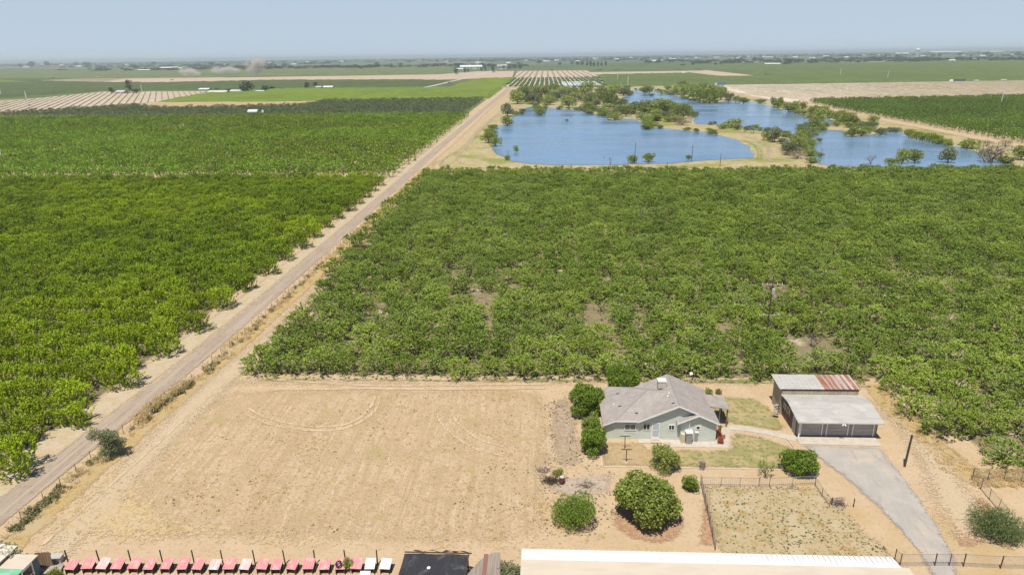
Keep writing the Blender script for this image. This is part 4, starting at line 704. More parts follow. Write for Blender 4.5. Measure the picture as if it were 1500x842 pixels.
for k,(a,c) in enumerate(((.5,3.05),(3.62,6.17),(6.75,9.25))):
    b=MB(); 
    for j in range(4): b.box(a+.05,c-.05,.3+.003*(j%2),.36,.1+.545*j,.62+.545*j)
    dr=b.build('garage_door',darkd,g); f=MB(); f.box(a-.06,a+.05,.2,.34,0.1,2.5); f.box(c-.05,c+.06,.2,.34,0.1,2.5); f.build('door_frame',white,dr); MB().box((a+c)/2-.12,(a+c)/2+.12,.26,.3,.75,.8).build('handle',metal_d,dr)
b=MB(); b.box(.0,.44,.29,.36,0.1,2.5); b.box(3.11,3.56,.31,.36,.1,2.5); b.box(6.23,6.69,.31,.36,.1,2.5); b.box(9.31,GW,.31,.36,.1,2.5); b.box(0.1,GW-.1,.31,.37,2.3,2.5); b.build('front_panel',metal_d,g)
for x in(.14,): MB().box(x-.07,x+.07,-.3,-.16,0.08,2.62).build('post',white,g)
for y0,y1,z0,z1 in((3.1,3.9,1.2,2.1),(4.6,5.2,1.2,2.0),(.8,1.6,.1,2.1)):
    o=MB().box(-.03,.0,y0,y1,z0,z1).build('side_window',glass,g) if z0>1 else MB().box(-.03,0,y0,y1,z0,z1).build('side_door',darkd,g)
    f=MB(); f.box(-.05,0,y0-.07,y0,z0,z1); f.box(-.05,0,y1,y1+.07,z0,z1); f.box(-.05,0,y0-.07,y1+.07,z1,z1+.07); f.build('frame',white,o)
t=thing('floodlight',(31.1+5.0,75.4-.95,2.5),'small white floodlight fixed to the garage eave','lamp'); MB().box(-.06,.06,-.06,.06,-.06,.06).build('base',white,t); b=MB(); b.tube([(-.08,-.05,-.05),(-.2,-.2,-.16)],[.05,.09],8); b.build('lamp_head',white,t); b=MB(); b.tube([(.08,-.05,-.05),(.2,-.2,-.16)],[.05,.09],8); b.build('lamp_head',white,t)
s=thing('storage_shed',(30.8,81.1,0),'tall board shed behind the garage with half grey, half rusty metal roof','shed')
b=MB(); b.box(.05,9.75,.0,3.3,0,3.5); b.build('wall',tanw,s)
b=MB(); b.slab([(-.35,-.12,3.78),(5.35,-.12,3.78),(5.35,3.6,4.05),(-.35,3.6,4.05)],.06); r_=b.build('roof',metal_l,s); ribs(-.35,5.3,[(-.12,3.78),(3.6,4.05)],.6,'roof_ribs',metal_l,r_)
b=MB(); b.slab([(5.355,-.12,3.79),(9.95,-.12,3.79),(9.95,3.6,4.06),(5.355,3.6,4.06)],.06); r_=b.build('rusty_roof',rust,s); r_['label']='rusty red striped half of the shed roof'; ribs(5.4,9.9,[(-.12,3.79),(3.6,4.06)],.6,'roof_ribs',rust,r_)
b=MB()
for u,w_ in ((6.15,.14),(6.75,.1),(7.35,.3),(7.95,.42),(8.75,.34),(9.62,.2)): b.slab([(u,-.121,3.80),(u+w_,-.121,3.80),(u+w_,3.601,4.07),(u,3.601,4.07)],.012)
b.build('bare_metal_strips',metal_l,r_)
MB().box(.04,9.76,-.05,-.003,3.5,3.66).build('beam',woodd,s)
t=thing('scrap_rack',(30.3,80.2,0),'rack of grey scrap pieces leaning on the shed corner','rack'); MB().tube([(0,0,0),(0,0,2.1)],.06).build('post',woodd,t); b=MB()
for k in range(5): b.box(-.6,.1,-.1+.02*k,.14+.02*k,.35+.35*k,.42+.35*k,0,.15*(k-2))
b.build('scrap',metal_l,t)
# ------------------------------------------------------------------ buildings along the bottom edge
a=thing('shade_shelter',(-10,47,0),'flat shelter roofed with black shade cloth','shelter')
tl=P(592,812,2.4);tr=P(686,813,2.4);w_=MB()
x0,x1=tl[0],tr[0]; gx=np.linspace(x0,x1,15); gy=np.linspace(42.5,50.4,16); b=MB()
V=[(x+10,y-47,2.4+.07*math.sin(x*2.1)*math.sin(y*1.3)+rnd.gauss(0,.012)) for y in gy for x in gx]; b.add(V,[(j*15+i,j*15+i+1,(j+1)*15+i+1,(j+1)*15+i) for j in range(15) for i in range(14)]); b.build('cloth',black,a,True)
for x in(x0+.05,(x0+x1)/2,x1-.05):
    for y in(43,50.3): MB().tube([(x+10,y-47,0),(x+10,y-47,2.38)],.06).build('post',woodd,a)
b=MB(); b.tube([(x0+10,3.45,2.5),(x1+10.3,3.45,2.5)],.06); b.tube([(x1+10.02,3.45,2.46),(x1+10.02,-4.5,2.46)],.06); b.build('frame',woodd,a)
b=MB(); V=[];
for i in range(13): V+= [(x0+10+.8+i*.42,3.75+.1*math.sin(i*2.),2.42+.1*math.cos(i*1.7)),(x0+10+.8+i*.42,3.48,2.62-.08*math.sin(i*1.2))]
b.add(V,[(2*i,2*i+2,2*i+3,2*i+1) for i in range(12)]); b.build('folded_edge',black,a)
t=thing('bucket_lid',(*P(628,831,2.5),2.49),'round white lid lying on the black shade cloth','lid'); MB().tube([(0,0,0),(0,0,.05)],[.17,.15],12).build('lid',white,t)
a=thing('lean_to',(-4.5,47,0),'brown corrugated lean-to with a rusty centre strip','lean-to'); pl=[P(705,818,2.2),P(722,808.5,2.2),P(733,808.5,2.2),P(733,842,2.2),P(733,900,2.2),P(683,900,2.2),P(683,842,2.2)]
b=MB(); b.slab([(x+4.5,y-47,2.2) for x,y in pl],.08); r_=b.build('roof',surf('brown_corrugated',(.30,.25,.20),[((9.,.3,1),.45,.55,(.24,.195,.155))],rough=.7),a); xa,ya=P(712,810,2.2)
b=MB(); b.box(xa+4.5-.16,xa+4.5+.22,-5,ya-47-.1,2.203,2.24); b.build('ridge_strip',surf('rust_strip',(.24,.12,.09)),r_)
for x,y in ((-5.9,46),(-4.1,46),(-4.1,50.2)): MB().box(x+4.5-.06,x+4.5+.06,y-47-.06,y-47+.06,0,2.12).build('post',woodd,a)
lw=thing('long_building',(15,46,0),'long low building with cream roof and white metal lean-to along its far side','building')
b=MB(); b.box(-16.8,16.1,-5,3.2,0,2.75); b.build('wall',cream,lw)
y1=P(1000,824,3.0)[1]-46; b=MB(); b.slab([(-17,-5.5,3.15),(16.7,-5.5,3.15),(16.3,y1,3.0),(-17,y1,3.0)],.12); b.build('roof',cream,lw)
y2=P(1000,808,2.6)[1]-46; b=MB(); b.slab([(-17,y1-.1,2.72),(16.0,y1-.1,2.72),(15.8,y2,2.58),(-17,y2,2.58)],.07); r_=b.build('lean_to_roof',whiter,lw)
x=-17+.2; b=MB()
while x<15.8: b.box(x-.02,x+.02,y1+.0,y2-.02,2.66,2.705); x+=.45
b.build('roof_ribs',whiter,r_)
for k in range(8): MB().box(-16.5+k*4.55,-16.4+k*4.55,y2-.25,y2-.15,0,2.5).build('post',metal_l,lw)
# sheds at the lower left
sa=thing('metal_shed',(-50,48,0),'pale tan metal roofed shed at the lower left corner, behind the green one','shed')
q=[P(-30,797,2.5),P(26,798.5,2.5),P(-4,826,2.5),P(-60,826,2.5)]; b=MB(); b.slab([(x+50,y-48,2.5) for x,y in q],.08); b.build('roof',surf('tan_roof',(.60,.53,.44)),sa)
q2=[P(-32,796,2.52),P(8,797,2.52),P(-6,806,2.52),P(-40,806,2.52)]; b=MB(); b.slab([(x+50,y-48,2.56) for x,y in q2],.03); b.build('skylight',whiter,sa)
qq=[(x*.97-50*.03,y-.15) for x,y in q]; b=MB(); b.prism([(x+50,y-48) for x,y in qq],0,2.4); b.build('wall',brownw,sa)
sb=thing('green_shed',(-47,47,0),'shed with half cream, half green metal roof and blue grey wall with a barred opening','shed')
NE=P(56,812,2.1); SE=P(18,843,2.1); xe=NE[0]; b=MB(); ym=P(26,833,2.1)[1]; b.slab([(xe-2.6+47,ym-47,2.15),(xe+47,ym-47,2.1),(xe+47,NE[1]-47,2.1),(xe-2.6+47,NE[1]-47,2.15)],.06); b.build('cream_roof',cream,sb)
b=MB(); b.slab([(xe-2.6+47,-6,2.15),(xe+47,-6,2.1),(xe+47,ym-47-.01,2.1),(xe-2.6+47,ym-47-.01,2.15)],.06); b.build('green_roof',greenp,sb)
b=MB(); b.box(xe-2.5+47,xe-.05+47,-5.9,NE[1]-47-.1,0,2.03); b.build('wall',tealw,sb)
b=MB(); yo=NE[1]-47-2.1; b.box(xe+47-.06,xe+47-.02,yo,yo+1.1,.2,1.9); o=b.build('opening',glass,sb); b=MB(); b.box(xe+47-.06,xe+47+.03,yo-.1,yo,.1,2.0); b.box(xe+47-.06,xe+47+.03,yo+1.1,yo+1.2,.1,2.); b.box(xe+47-.06,xe+47+.02,yo,yo+1.1,1.9,2.0); b.box(xe+47-.06,xe+47+.02,yo,yo+1.1,1.0,1.07); b.build('frame',white,o)
t=thing('wooden_gate',(*P(68,831),0),'weathered plank gate standing beside the green shed','gate',None,.1); b=MB()
for k in range(6): b.box(-.68+k*.23,-.47+k*.23,-.03,.0,.05,1.75+.03*(k%2))
b.build('plank_panel',surf('brown_planks',(.30,.20,.13),[((9,9,1),.4,.6,(.22,.15,.10))]),t); MB().box(-.72,.72,.003,.06,1.45,1.56).box(-.72,.72,.003,.06,.3,.41).build('rail',woodd,t)
t=thing('old_cabinet',(*P(84,822),0),'discarded grey metal cabinet lying beside the first pink coop','cabinet',None,.2); MB().box(-.5,.5,-.35,.35,.0,.6).build('body',surf('faded_metal',(.42,.42,.38),[(3.,.5,.6,(.33,.3,.25))]),t); MB().box(-.55,.55,-.4,.4,.6,.66).build('lid',metal_l,t)
t=thing('old_board',(*P(80,836),0),'grey weathered sheet lying on the ground by the first pink coop','board',None,.3); MB().box(-.7,.7,-.5,.5,.25,.3).build('sheet',surf('grey_sheet',(.38,.33,.28),[(5.,.4,.6,(.29,.24,.2))]),t); MB().box(-.6,.6,-.4,.4,.0,.25).build('base',woodd,t)
# coops
cx=[101,125,148,169,193,216,240,264,288,311,334,357,381,402,426,450,475,497,520]
def coop(px,mat,lab,grp,z=.0,py=833.):
    x,y=P(px,py,.62); t=thing('bird_coop',(x,y,0),lab,'coop',grp,rnd.gauss(0,.04)); w2=rnd.uniform(.44,.54); b=MB(); d2=rnd.uniform(1.0,1.1); zt=rnd.uniform(.9,1.0)
    b.slab([(-w2,0,.64),(w2,0,.64),(w2,d2,zt),(-w2,d2,zt)],.035); b.build('roof_panel',mat,t)
    b=MB(); 
    for k in range(4): b.add([(-w2+.1+k*.27,0.01,.645),(-w2+.13+k*.27,0.01,.645),(-w2+.13+k*.27,d2-.01,zt+.004),(-w2+.1+k*.27,d2-.01,zt+.004),(-w2+.115+k*.27,0.01,.665),(-w2+.115+k*.27,d2-.01,zt+.024)],[(0,4,5,3),(4,1,2,5)])
    b.build('roof_ribs',mat,t)
    for a,c,h in((-.4,.06,.6),(.4,.06,.6),(-.4,.8,.8),(.4,.8,.8)): MB().box(a-.03,a+.03,c-.03,c+.03,0,h).build('leg',woodd,t)
    b=MB(); b.box(-.38,.38,.74,.76,0,.78); b.build('back_panel',woodd,t); b=MB(); b.wall([(-.4,0),(-.37,0),(-.37,.7),(-.4,.7)],.1,.74); b.wall([(.37,0),(.4,0),(.4,.7),(.37,.7)],.1,.74); b.build('side_panel',woodd,t)
pink2=surf('whitened_pink_roof',(.70,.42,.39),[((2.5,1.5,1),.5,.62,(.72,.60,.56))],rough=.7)
nth=['first','second','third','fourth','fifth','sixth','seventh','eighth','ninth','tenth','eleventh','twelfth','thirteenth','fourteenth','fifteenth','sixteenth','seventeenth','eighteenth','nineteenth']
for i,px in enumerate(cx):
    fd=i in(2,9,11); coop(px+rnd.uniform(-1.2,1.2),pink2 if fd else pink,('whitish faded pink' if fd else 'pink')+' sloping coop roof, %s from the left in the row'%nth[i],'pink roofed coops in a row along the bottom edge',py=833+rnd.uniform(-.7,.7))
for px,l in ((541,'left of the white pair'),(563,'right of the white pair')): coop(px,whiter,'white roofed coop at the end of the pink row, '+l,'white roofed coops')
coop(532,whiter,'white roofed coop standing nearer than the white pair, cut by the frame','white roofed coops',py=852)
t=thing('tyre',(*P(496,826,.95),.96),'old dark tyre lying on the eighteenth coop roof','tyre'); b=MB(); b.tube([(.24*math.cos(a),.24*math.sin(a),.05+.1*math.sin(a)) for a in np.linspace(0,6.2832,17)],.08,8); b.build('rubber',surf('rubber',(.03,.028,.05),rough=.7),t)
for i,px in enumerate([98,144,190,236,282,324,371,415,459,504,550]):
    x,y=P(px+3,826); t=tag(MB().tube([(0,0,0),(rnd.gauss(-.04,.03),0,1.62)],.065,6).build('fence_post',woodd,None,loc=(x,y,0)),'dark wooden fence post behind the row of coops, %s from the left'%nth[i],'post','dark posts behind the coops')
# ------------------------------------------------------------------ fences and yard objects
def fence(name,pts,hgt,sp,lab,mesh_sp=.3,r=.03,pm=None,rail=True,cat='fence',wr=.008,only_h=False):
    o=thing(name,(pts[0][0],pts[0][1],0),lab,cat); ox,oy=pts[0]; wb=MB()
    for (a,b_),(c,d) in zip(pts,pts[1:]):
        L_=math.hypot(c-a,d-b_); k=max(1,round(L_/sp))
        for j in range(k+(1 if (c,d)==pts[-1] else 0)):
            x,y=a+(c-a)*j/k-ox,b_+(d-b_)*j/k-oy; MB().tube([(x,y,0),(x+rnd.gauss(0,.03),y+rnd.gauss(0,.03),hgt+.08)],r,6).build('post',pm or wire,o)
        if rail: wb.tube([(a-ox,b_-oy,hgt),(c-ox,d-oy,hgt)],.022,4)
        nh=3 if only_h else int(hgt/mesh_sp)
        for q in range(nh): z=hgt*(q+.5)/nh; wb.tube([(a-ox,b_-oy,z),(c-ox,d-oy,z)],wr,3)
        if not only_h:
            for q in range(int(L_/mesh_sp)): x,y=a+(c-a)*q*mesh_sp/L_-ox,b_+(d-b_)*q*mesh_sp/L_-oy; wb.tube([(x,y,.03),(x,y,hgt)],wr,3)
    wb.build('wire_mesh',wire,o); return o
fence('wire_fence',[(a,b_) for a,b_ in fl if b_<130]+[(-51.5,180)],1.15,3.0,'long wire fence on thin posts beside the farm road',only_h=True,rail=False,r=.035,pm=woodd,wr=.006)
fence('pen_fence',[P(1028,712),P(1111,713)],1.15,2.4,'wire fence along the back of the pen, left of the gate',.22)
fence('pen_gate',[P(1111,713),P(1127,713)],1.3,1.1,'narrow wire gate in the back fence of the pen',.15,.04,cat='gate')
fence('pen_fence',[P(1127,713),P(1194,710)],1.15,2.4,'wire fence along the back of the pen, right of the gate',.22)
fence('pen_fence',[P(1026,710),P(1036,752),P(1047,806)],1.2,1.7,'leaning wire fence down the left side of the pen',.22,pm=woodd)
fence('pen_fence',[P(1194,712),P(1204,728),P(1215,743)],1.1,1.5,'leaning wire fence down the right side of the pen',.25,pm=woodd)
fence('pen_fence',[P(1218,740),P(1250,742)],.9,1.7,'short broken fence stretch with dark posts near the driveway',.6,.06,pm=woodd,rail=False)
fence('orchard_fence',[P(1424,702),P(1449,732),P(1475,762)],1.3,1.8,'wire fence running down to the feathery shrub at the right',.25,pm=woodd)
fence('orchard_fence',[P(1424,702),P(1470,706),P(1520,708)],1.5,1.9,'wire fence in front of the right orchard corner',.25,pm=woodd)
fence('driveway_gate',[P(1369,829),P(1411,829)],1.35,1.45,'brown wire double gate across the gravel driveway',.14,.045,pm=rustb,cat='gate',wr=.007)
fence('yard_fence',[P(1310,822),P(1318,829),P(1369,829)],1.35,3.,'brown wire fence left of the driveway gate',.16,.05,pm=rustb,wr=.007)
fence('yard_fence',[P(1411,829),P(1465,832),P(1530,833)],1.35,3.3,'brown wire fence right of the driveway gate',.16,.06,pm=rustb,wr=.007)
b=MB(); xw=P(882,684); b.box(0,8.6,-.06,.06,0,.16); b.box(8.9,16.2,-.06,.06,0,.16); b.box(16.2,22.9,-.09,.03,0,.15); b.box(-.06,.06,.06,1.9,0,.16); tag(b.build('garden_edging',cream,None,loc=(xw[0],xw[1],0)),'low pale edging board along the front of the house yard','edging')
b=MB(); p0=P(1151,641);p1=P(1162,655);p2=P(1173,654); b.tube([(0,0,.1),(p1[0]-p0[0],p1[1]-p0[1],.1)],.06,4); tag(b.build('garden_edging',cream,None,loc=(*p0,0)),'short pale edging board beside the concrete path','edging')
for (px,py,l) in((915,657,'clothesline post nearer the house'),(917,677,'clothesline post further from the house')):
    t=thing('clothesline_post',(*P(px,py),0),'thin dark T shaped '+l,'clothesline post'); MB().tube([(0,0,0),(0,0,1.75)],.045).build('pole',woodd,t); MB().box(-.6,.6,-.035,.035,1.7,1.78).build('crossbar',woodd,t)
    if py>670: MB().tube([(0,0,0),(0,0,.1)],[.25,.2],8).build('footing',conc,t)
t=thing('tree_stump',(*P(1028,686),0),'grey weathered tree stump on the garden edging','stump'); b=MB(); b.tube([(0,0,0),(.05,0,.4),(.12,.05,.85)],[.38,.27,.3],9); b.build('stump',M['deadwood'],t); b=MB(); b.tube([(0,0,.4),(-.35,.1,.9)],[.13,.08],6); b.build('branch_stub',M['deadwood'],t)
t=thing('burn_barrel',(*P(823,708),0),'rusty burn barrel standing in the bare yard','barrel'); b=MB(); b.tube([(0,0,0),(0,0,.3),(0,0,.31),(0,0,.6),(0,0,.61),(0,0,.88)],[.3,.3,.32,.32,.3,.3],14); b.build('drum',rustb,t); b=MB(); b.tube([(0,0,.882),(0,0,.885)],[.26,.26],14); b.build('ash',surf('pale_ash',(.5,.45,.4)),t)
def pile(px,py,L_,n,r,lab,cat,mat,hh=.3):
    b=MB(); 
    for _ in range(n):
        a=rnd.random()*6.28; x,y=rnd.gauss(0,L_*.25),rnd.gauss(0,L_*.16); l=rnd.uniform(.4,1.)*L_*.35; z=abs(rnd.gauss(0,hh*.5)); b.tube([(x-math.cos(a)*l,y-math.sin(a)*l,z+.02),(x+math.cos(a)*l,y+math.sin(a)*l,z+rnd.uniform(-.05,.3)*hh+.06)],[r,r*.4],4)
    tag(b.build('brush_pile',mat,None,loc=(*P(px,py),0)),lab,cat)
pile(858,711,1.9,34,.025,'small pile of dark sticks on the bare yard','brush pile',M['deadwood']); pile(808,705,2.0,90,.03,'dark pile of dead brush left of the rusty barrel','brush pile',woodd,.4); pile(1228,738,1.6,50,.03,'tangle of grey twigs at the broken fence by the driveway','brush pile',M['deadwood'],.5); pile(796,690,1.8,40,.02,'faint heap of thin twigs beyond the barrel','brush pile',M['deadwood'],.25)
pile(1463,786,3.2,60,.035,'bleached dead branches under the feathery shrub','brush pile',M['deadwood'],.5)
x,y=P(1325,683); tag(MB().tube([(0,0,0),(.06,0,2.),(.14,0,4.1)],[.13,.12,.11],8).build('wooden_post',woodd,None,loc=(x,y,0)),'tall dark leaning wooden post right of the gravel driveway','post')
# utility poles
def upole(px,py,h,arms,lab,tf=False,aw=1.6,r=.14):
    x,y=P(px,py); t=thing('utility_pole',(x,y,0),lab,'utility pole'); MB().tube([(0,0,0),(.02,0,h*.5),(.05,0,h)],[r,r*.85,r*.65],7).build('pole',woodd,t)
    for z in arms:
        a=MB().box(-aw,aw,-.07,.07,z-.07,z+.07).build('crossarm',tanw,t); b=MB(); [b.tube([(q*aw,0,z+.07),(q*aw,0,z+.27)],[.05,.03],6) for q in(-.95,-.5,.5,.95)]; b.build('insulators',white,a)
    if tf: MB().tube([(.25,-.1,h-3.0),(.25,-.1,h-2.95),(.25,-.1,h-2.1),(.25,-.1,h-2.05)],[.18,.27,.27,.15],12).build('transformer',metal_l,t)
upole(1121,506,11.8,(10.4,5.3),'tall utility pole with grey transformer rising from the orchard',True)
upole(929.5,239,9.,(8.3,),'utility pole beside a dark shrub at the near shore of the western pond',aw=.9); upole(1013,237,7.2,(6.7,),'utility pole with pale box at the right end of the near shore',aw=1.2); upole(1054.5,244,5.4,(),'short bare pole just beyond the orchard, right of the others',r=.12); upole(977,248,3.,(),'thin low pole at the far edge of the orchard',r=.1)
# wind machines
def windm(px,py,hp_,lab,ang):
    x,y=P(px,py); z=proj(x,y)[2]; H_=hp_*z/1000/math.cos(PIT); k=max(.6,H_/10.5); t=thing('wind_machine',(x,y,0),lab,'wind machine',None,ang); MB().tube([(0,0,0),(0,0,H_)],[.32*k,.22*k],8).build('tower',white,t)
    MB().box(-.5*k,.5*k,-.35*k,.35*k,H_,H_+.5*k).build('gearbox',white,t); b=MB(); b.add([(-.1*k,-.5*k,H_),(.25*k,-.5*k,H_+.1),(.3*k,-.55*k,H_+3*k),(-.05*k,-.55*k,H_+3*k),(-.1*k,-.42*k,H_),(.25*k,-.42*k,H_+.1),(.3*k,-.5*k,H_+3*k),(-.05*k,-.5*k,H_+3*k)],[(0,1,2,3),(7,6,5,4),(0,3,7,4),(1,5,6,2),(2,6,7,3)]); p1=b.build('blade',white,t)
    c=p1.copy(); COL.objects.link(c); c.parent=t; c.rotation_euler=(0,math.pi,0); c.location=(0.1,0,2*H_)
    MB().box(-.9*k,.9*k,.5*k,1.6*k,0,1.6*k).build('engine_box',metal_d,t)
for a in [(4,239,13,'white wind machine rising from the near green block at the left edge',.4),(2,141,13,'white wind machine at the left edge beyond the pale vineyard',1.),(41.5,156,16,'white wind machine standing in the pale vineyard at the left',.2),(208,135.5,9,'white wind machine right of the conifer farmyard',1.4),(1231,111,8,'pale wind machine in the green field, left of two',.8),(1300,116,10,'pale wind machine in the green field, right of two',1.2),(1466,154,15,'white wind machine above the dark orchard at the right',1.5),(919.5,127,11,'white wind machine behind the hoop houses',.3),(904.5,119,9,'thin pale wind machine in the vine rows beyond the hoop houses',.9)]: windm(*a)
# hoop houses
hm=surf('greenhouse_plastic',(.62,.64,.64),[((.3,.05,1),.45,.6,(.45,.50,.49))],rough=.35,spec=.4)
a0=P(824,127.5);a1=P(883,127.5);nl_=13; wdt=(a1[0]-a0[0])/nl_; b=MB(); hl=(P(850,120)[1]-P(850,127.5)[1])*.8
for i in range(11):
    a,c=math.pi*i/10,math.pi*(i+1)/10; r=wdt*.49
    b.add([(-r*math.cos(a),0,r*.85*math.sin(a)),(-r*math.cos(c),0,r*.85*math.sin(c)),(-r*math.cos(c),hl,r*.85*math.sin(c)),(-r*math.cos(a),hl,r*.85*math.sin(a))],[(0,1,2,3)]) if i<10 else None
hme=b.me('plastic_cover',hm,True); b=MB(); r=wdt*.49; b.tube([(-r*math.cos(math.pi*i/10),-.1,r*.85*math.sin(math.pi*i/10)) for i in range(11)],.2,4); b.tube([(-r,-.1,.3),(r,-.1,.3)],.15,4); b.tube([(0,-.1,0),(0,-.1,r*.85)],.15,4); fme=b.me('hoop_frame',white)
for i in range(nl_): t=thing('hoop_house',(a0[0]+wdt*(i+.5),a0[1],.1),'long hoop house in the row of tunnels beyond the pond grove','hoop house','hoop houses beyond the pond grove'); link('plastic_cover',hme,t); link('hoop_frame',fme,t)
t=thing('hoop_house',(*P(917,126.5),.1),'separate long greenhouse right of the row of tunnels','hoop house'); link('plastic_cover',hme,t); link('hoop_frame',fme,t); t.scale=(1.3,.8,1)
# distant buildings and trees
walls=[surf('far_wall_%d'%i,c) for i,c in enumerate([(.62,.60,.56),(.50,.47,.42),(.66,.65,.63)])]; roofs=[surf('far_roof_%d'%i,c,rough=.6) for i,c in enumerate([(.68,.68,.67),(.52,.51,.5),(.60,.55,.49)])]
def barn(px,py,w_,h_,lab,kind=0,name='farm_building',cat='farm building',grp=None,dep=.5):
    x,y=P(px,py); z=proj(x,y)[2]; W=w_*z/1000/2; H_=max(3.,h_*z/1000*.9); t=thing(name,(x,y,0),lab,cat,grp,rnd.uniform(-.06,.06)); D=max(6,W*dep); b=MB(); b.box(-W,W,0,2*D,0,H_*.62); b.build('wall',walls[kind%3],t)
    b=MB(); b.slab([(-W*1.03,-D*.06,H_*.6),(W*1.03,-D*.06,H_*.6),(W*1.03,D,H_),(-W*1.03,D,H_)],.3); b.slab([(-W*1.03,D,H_),(W*1.03,D,H_),(W*1.03,D*2.06,H_*.6),(-W*1.03,D*2.06,H_*.6)],.3); b.build('roof',roofs[kind%3],t)
    b=MB(); 
    for k in range(3): b.box(-W*.7+k*W*.6,-W*.7+k*W*.6+W*.22,-.15,-.02,.1,H_*.4)
    b.build('door',metal_d,t)
for a in [(175,137.5,13,5,'grey roofed farmhouse beside the tall dark conifer',1),(298,132.8,15,3.4,'white box shaped barn left of the round tree farmyard',0),(318,138,27,5.2,'long white shed beside the pale vineyard corner',2),(346,136.5,20,5,'pale farmhouse under the big round tree',1),(378,136,16,3,'low grey barn right of the big round tree',1),(480,130,14,4,'white barn right of two round bushes in the green fields',0),(466,129.6,9,2,'low shed between the round bushes and the white barn',1),(690,101.5,32,6,'large white packing house beside the far end of the road',0),(672,103,12,3,'small white shed left of the large packing house',0),(735,98,14,3,'pale building right of the packing house beyond the hedge',2),
    (958,91.5,13,3.4,'white building under trees in the middle distance',0),(972,91,10,3,'second white building right of the one under trees',2),(902,88.3,9,2.2,'long white roof standing alone in the far fields',0),(1132,95.5,22,3,'long pale barn beside the dark tree clump at right',0),(1395,90,9,2.6,'white barn in the wide green field at right',0),(1426,88.5,9,3,'pale house right of the white barn in the green field',2),(248,101.5,30,3.4,'long white farm complex behind the pinkish dirt strip',0),(262,102,10,3.2,'grey end building of the long white farm complex',1),(208,104,22,2.2,'low white greenhouse left of the farm complex',0),(115,98.6,8,2,'small white barn on the far left plain',0),(38,99.5,9,2.4,'pale barn behind trees at the far left',2),(186,96.8,5,2.4,'tiny white house on the far left plain',0),(1388,78.6,42,3.4,'very long white warehouse in the town on the horizon',0),(1455,78,30,3,'white warehouse at the right end of the town',2),(1322,80.5,18,3,'white warehouse left of the water tower',0),(141,114,5,1.8,'tiny white shed in the green field left of the dirt strip',0),(1001,107.8,5,1.5,'tiny white shed on the far pale strip',0)]: barn(*a)
for px,py,w_ in [(60,96.5,8),(90,97,6),(300,97,5),(330,96,6),(372,93,9),(395,93.5,5),(430,95.5,7),(450,92,5),(500,91.6,6),(640,90,8),(655,91.5,5),(700,93,8),(745,93.5,7),(770,90,5),(800,91,10),(815,89.6,6),(846,91,5),(870,87.5,6),(925,86.5,5),(985,88,9),(1003,88.4,8),(1020,86,5),(1050,85.5,9),(1082,86,6),(1100,84.5,11),(1125,85,16),(1165,85,7),(1190,86.4,9),(1210,83.6,8),(1240,85,6),(1262,82.5,9),(1290,82,8),(1352,83.5,7),(1410,82,7),(1440,83,8),(1480,81.5,9)]:
    barn(px,py,w_,2.1,'small pale building scattered over the far farmland','farm building' and rnd.randrange(3),grp='small pale buildings on the far plain')
t=thing('water_tower',(*P(1343,84),0),'white water tower rising above the town on the horizon','water tower'); b=MB()
for k in range(6): b.tube([(9*math.cos(k*1.047),9*math.sin(k*1.047),0),(7*math.cos(k*1.047),7*math.sin(k*1.047),42)],.9,5)
b.build('legs',white,t); b=MB(); b.tube([(0,0,38),(0,0,42),(0,0,50),(0,0,55),(0,0,57)],[3,11,12,9,1],14); b.build('tank',white,t,True); MB().tube([(0,0,0),(0,0,38)],1.5,8).build('riser_pipe',white,t)
def ftree(px,py,w_,h_,lab,k=KF,grp=None,name='distant_tree'):
    x,y=P(px,py); z=proj(x,y)[2]; r=w_*z/2000; plant(name,k,rnd.randrange(len(k.var)),x,y,(r,r,h_*z/1000/(1.55 if k is not KPine else 2.9)),rnd.random()*6,lab,'tree',grp)
ftree(191,137,13,20,'tallest dark conifer beside the grey roofed farmhouse',KPine); ftree(164,138,11,10,'dark round tree left of the grey roofed farmhouse'); ftree(200,137.5,14,8,'low dark tree right of the tallest conifer'); ftree(362,136,24,17,'big round dark tree over the pale farmhouse'); ftree(336,135,15,5,'low dark tree left of the big round one'); ftree(389,134.5,15,9,'dark tree right of the big round one')
ftree(450,130.5,10,10,'left of two round bushes in the green fields'); ftree(462,128,9,8,'right of two round bushes in the green fields'); ftree(552,96.5,8,6,'round dark tree alone in the far green plain'); ftree(529,102,7,3.5,'small bush alone in the green field'); ftree(199,102,12,7,'square looking dark tree clump left of the white complex'); ftree(278,100,7,4,'dark tree at the right end of the white complex')
for px,py,w_,h_ in [(668,110,8,12),(681.5,107.5,6,8),(686,106.5,4,7),(705,105,5,7),(711,104.5,4,8),(722,107,8,10),(738,102,7,6),(746,101.6,9,5),(754,101.3,9,6),(762,101.5,9,6)]: ftree(px,py,w_,h_,'tall dark tree around the white packing house','' or KF,'trees around the white packing house')
for px,py,w_,h_ in [(860,98,5,8),(865,98.5,5,10),(870,98.5,5,8),(876,98.5,4,9),(881,98,4,7),(887,98,5,9),(846,96,8,6),(853,96.5,7,7),(838,95,7,5)]: ftree(px,py,w_,h_,'dark tree in the tall windbreak clump right of the packing house',KF,'trees of the windbreak clump')
for px,py,w_,h_ in [(142,103,3,5),(145,103,3,5.5),(148,103,3,5.5),(151,103,3,5),(154,103,3,5.5),(157,103,3,5)]: ftree(px,py,w_,h_,'slim dark cypress in the short row on the left plain',KF,'row of slim cypresses')
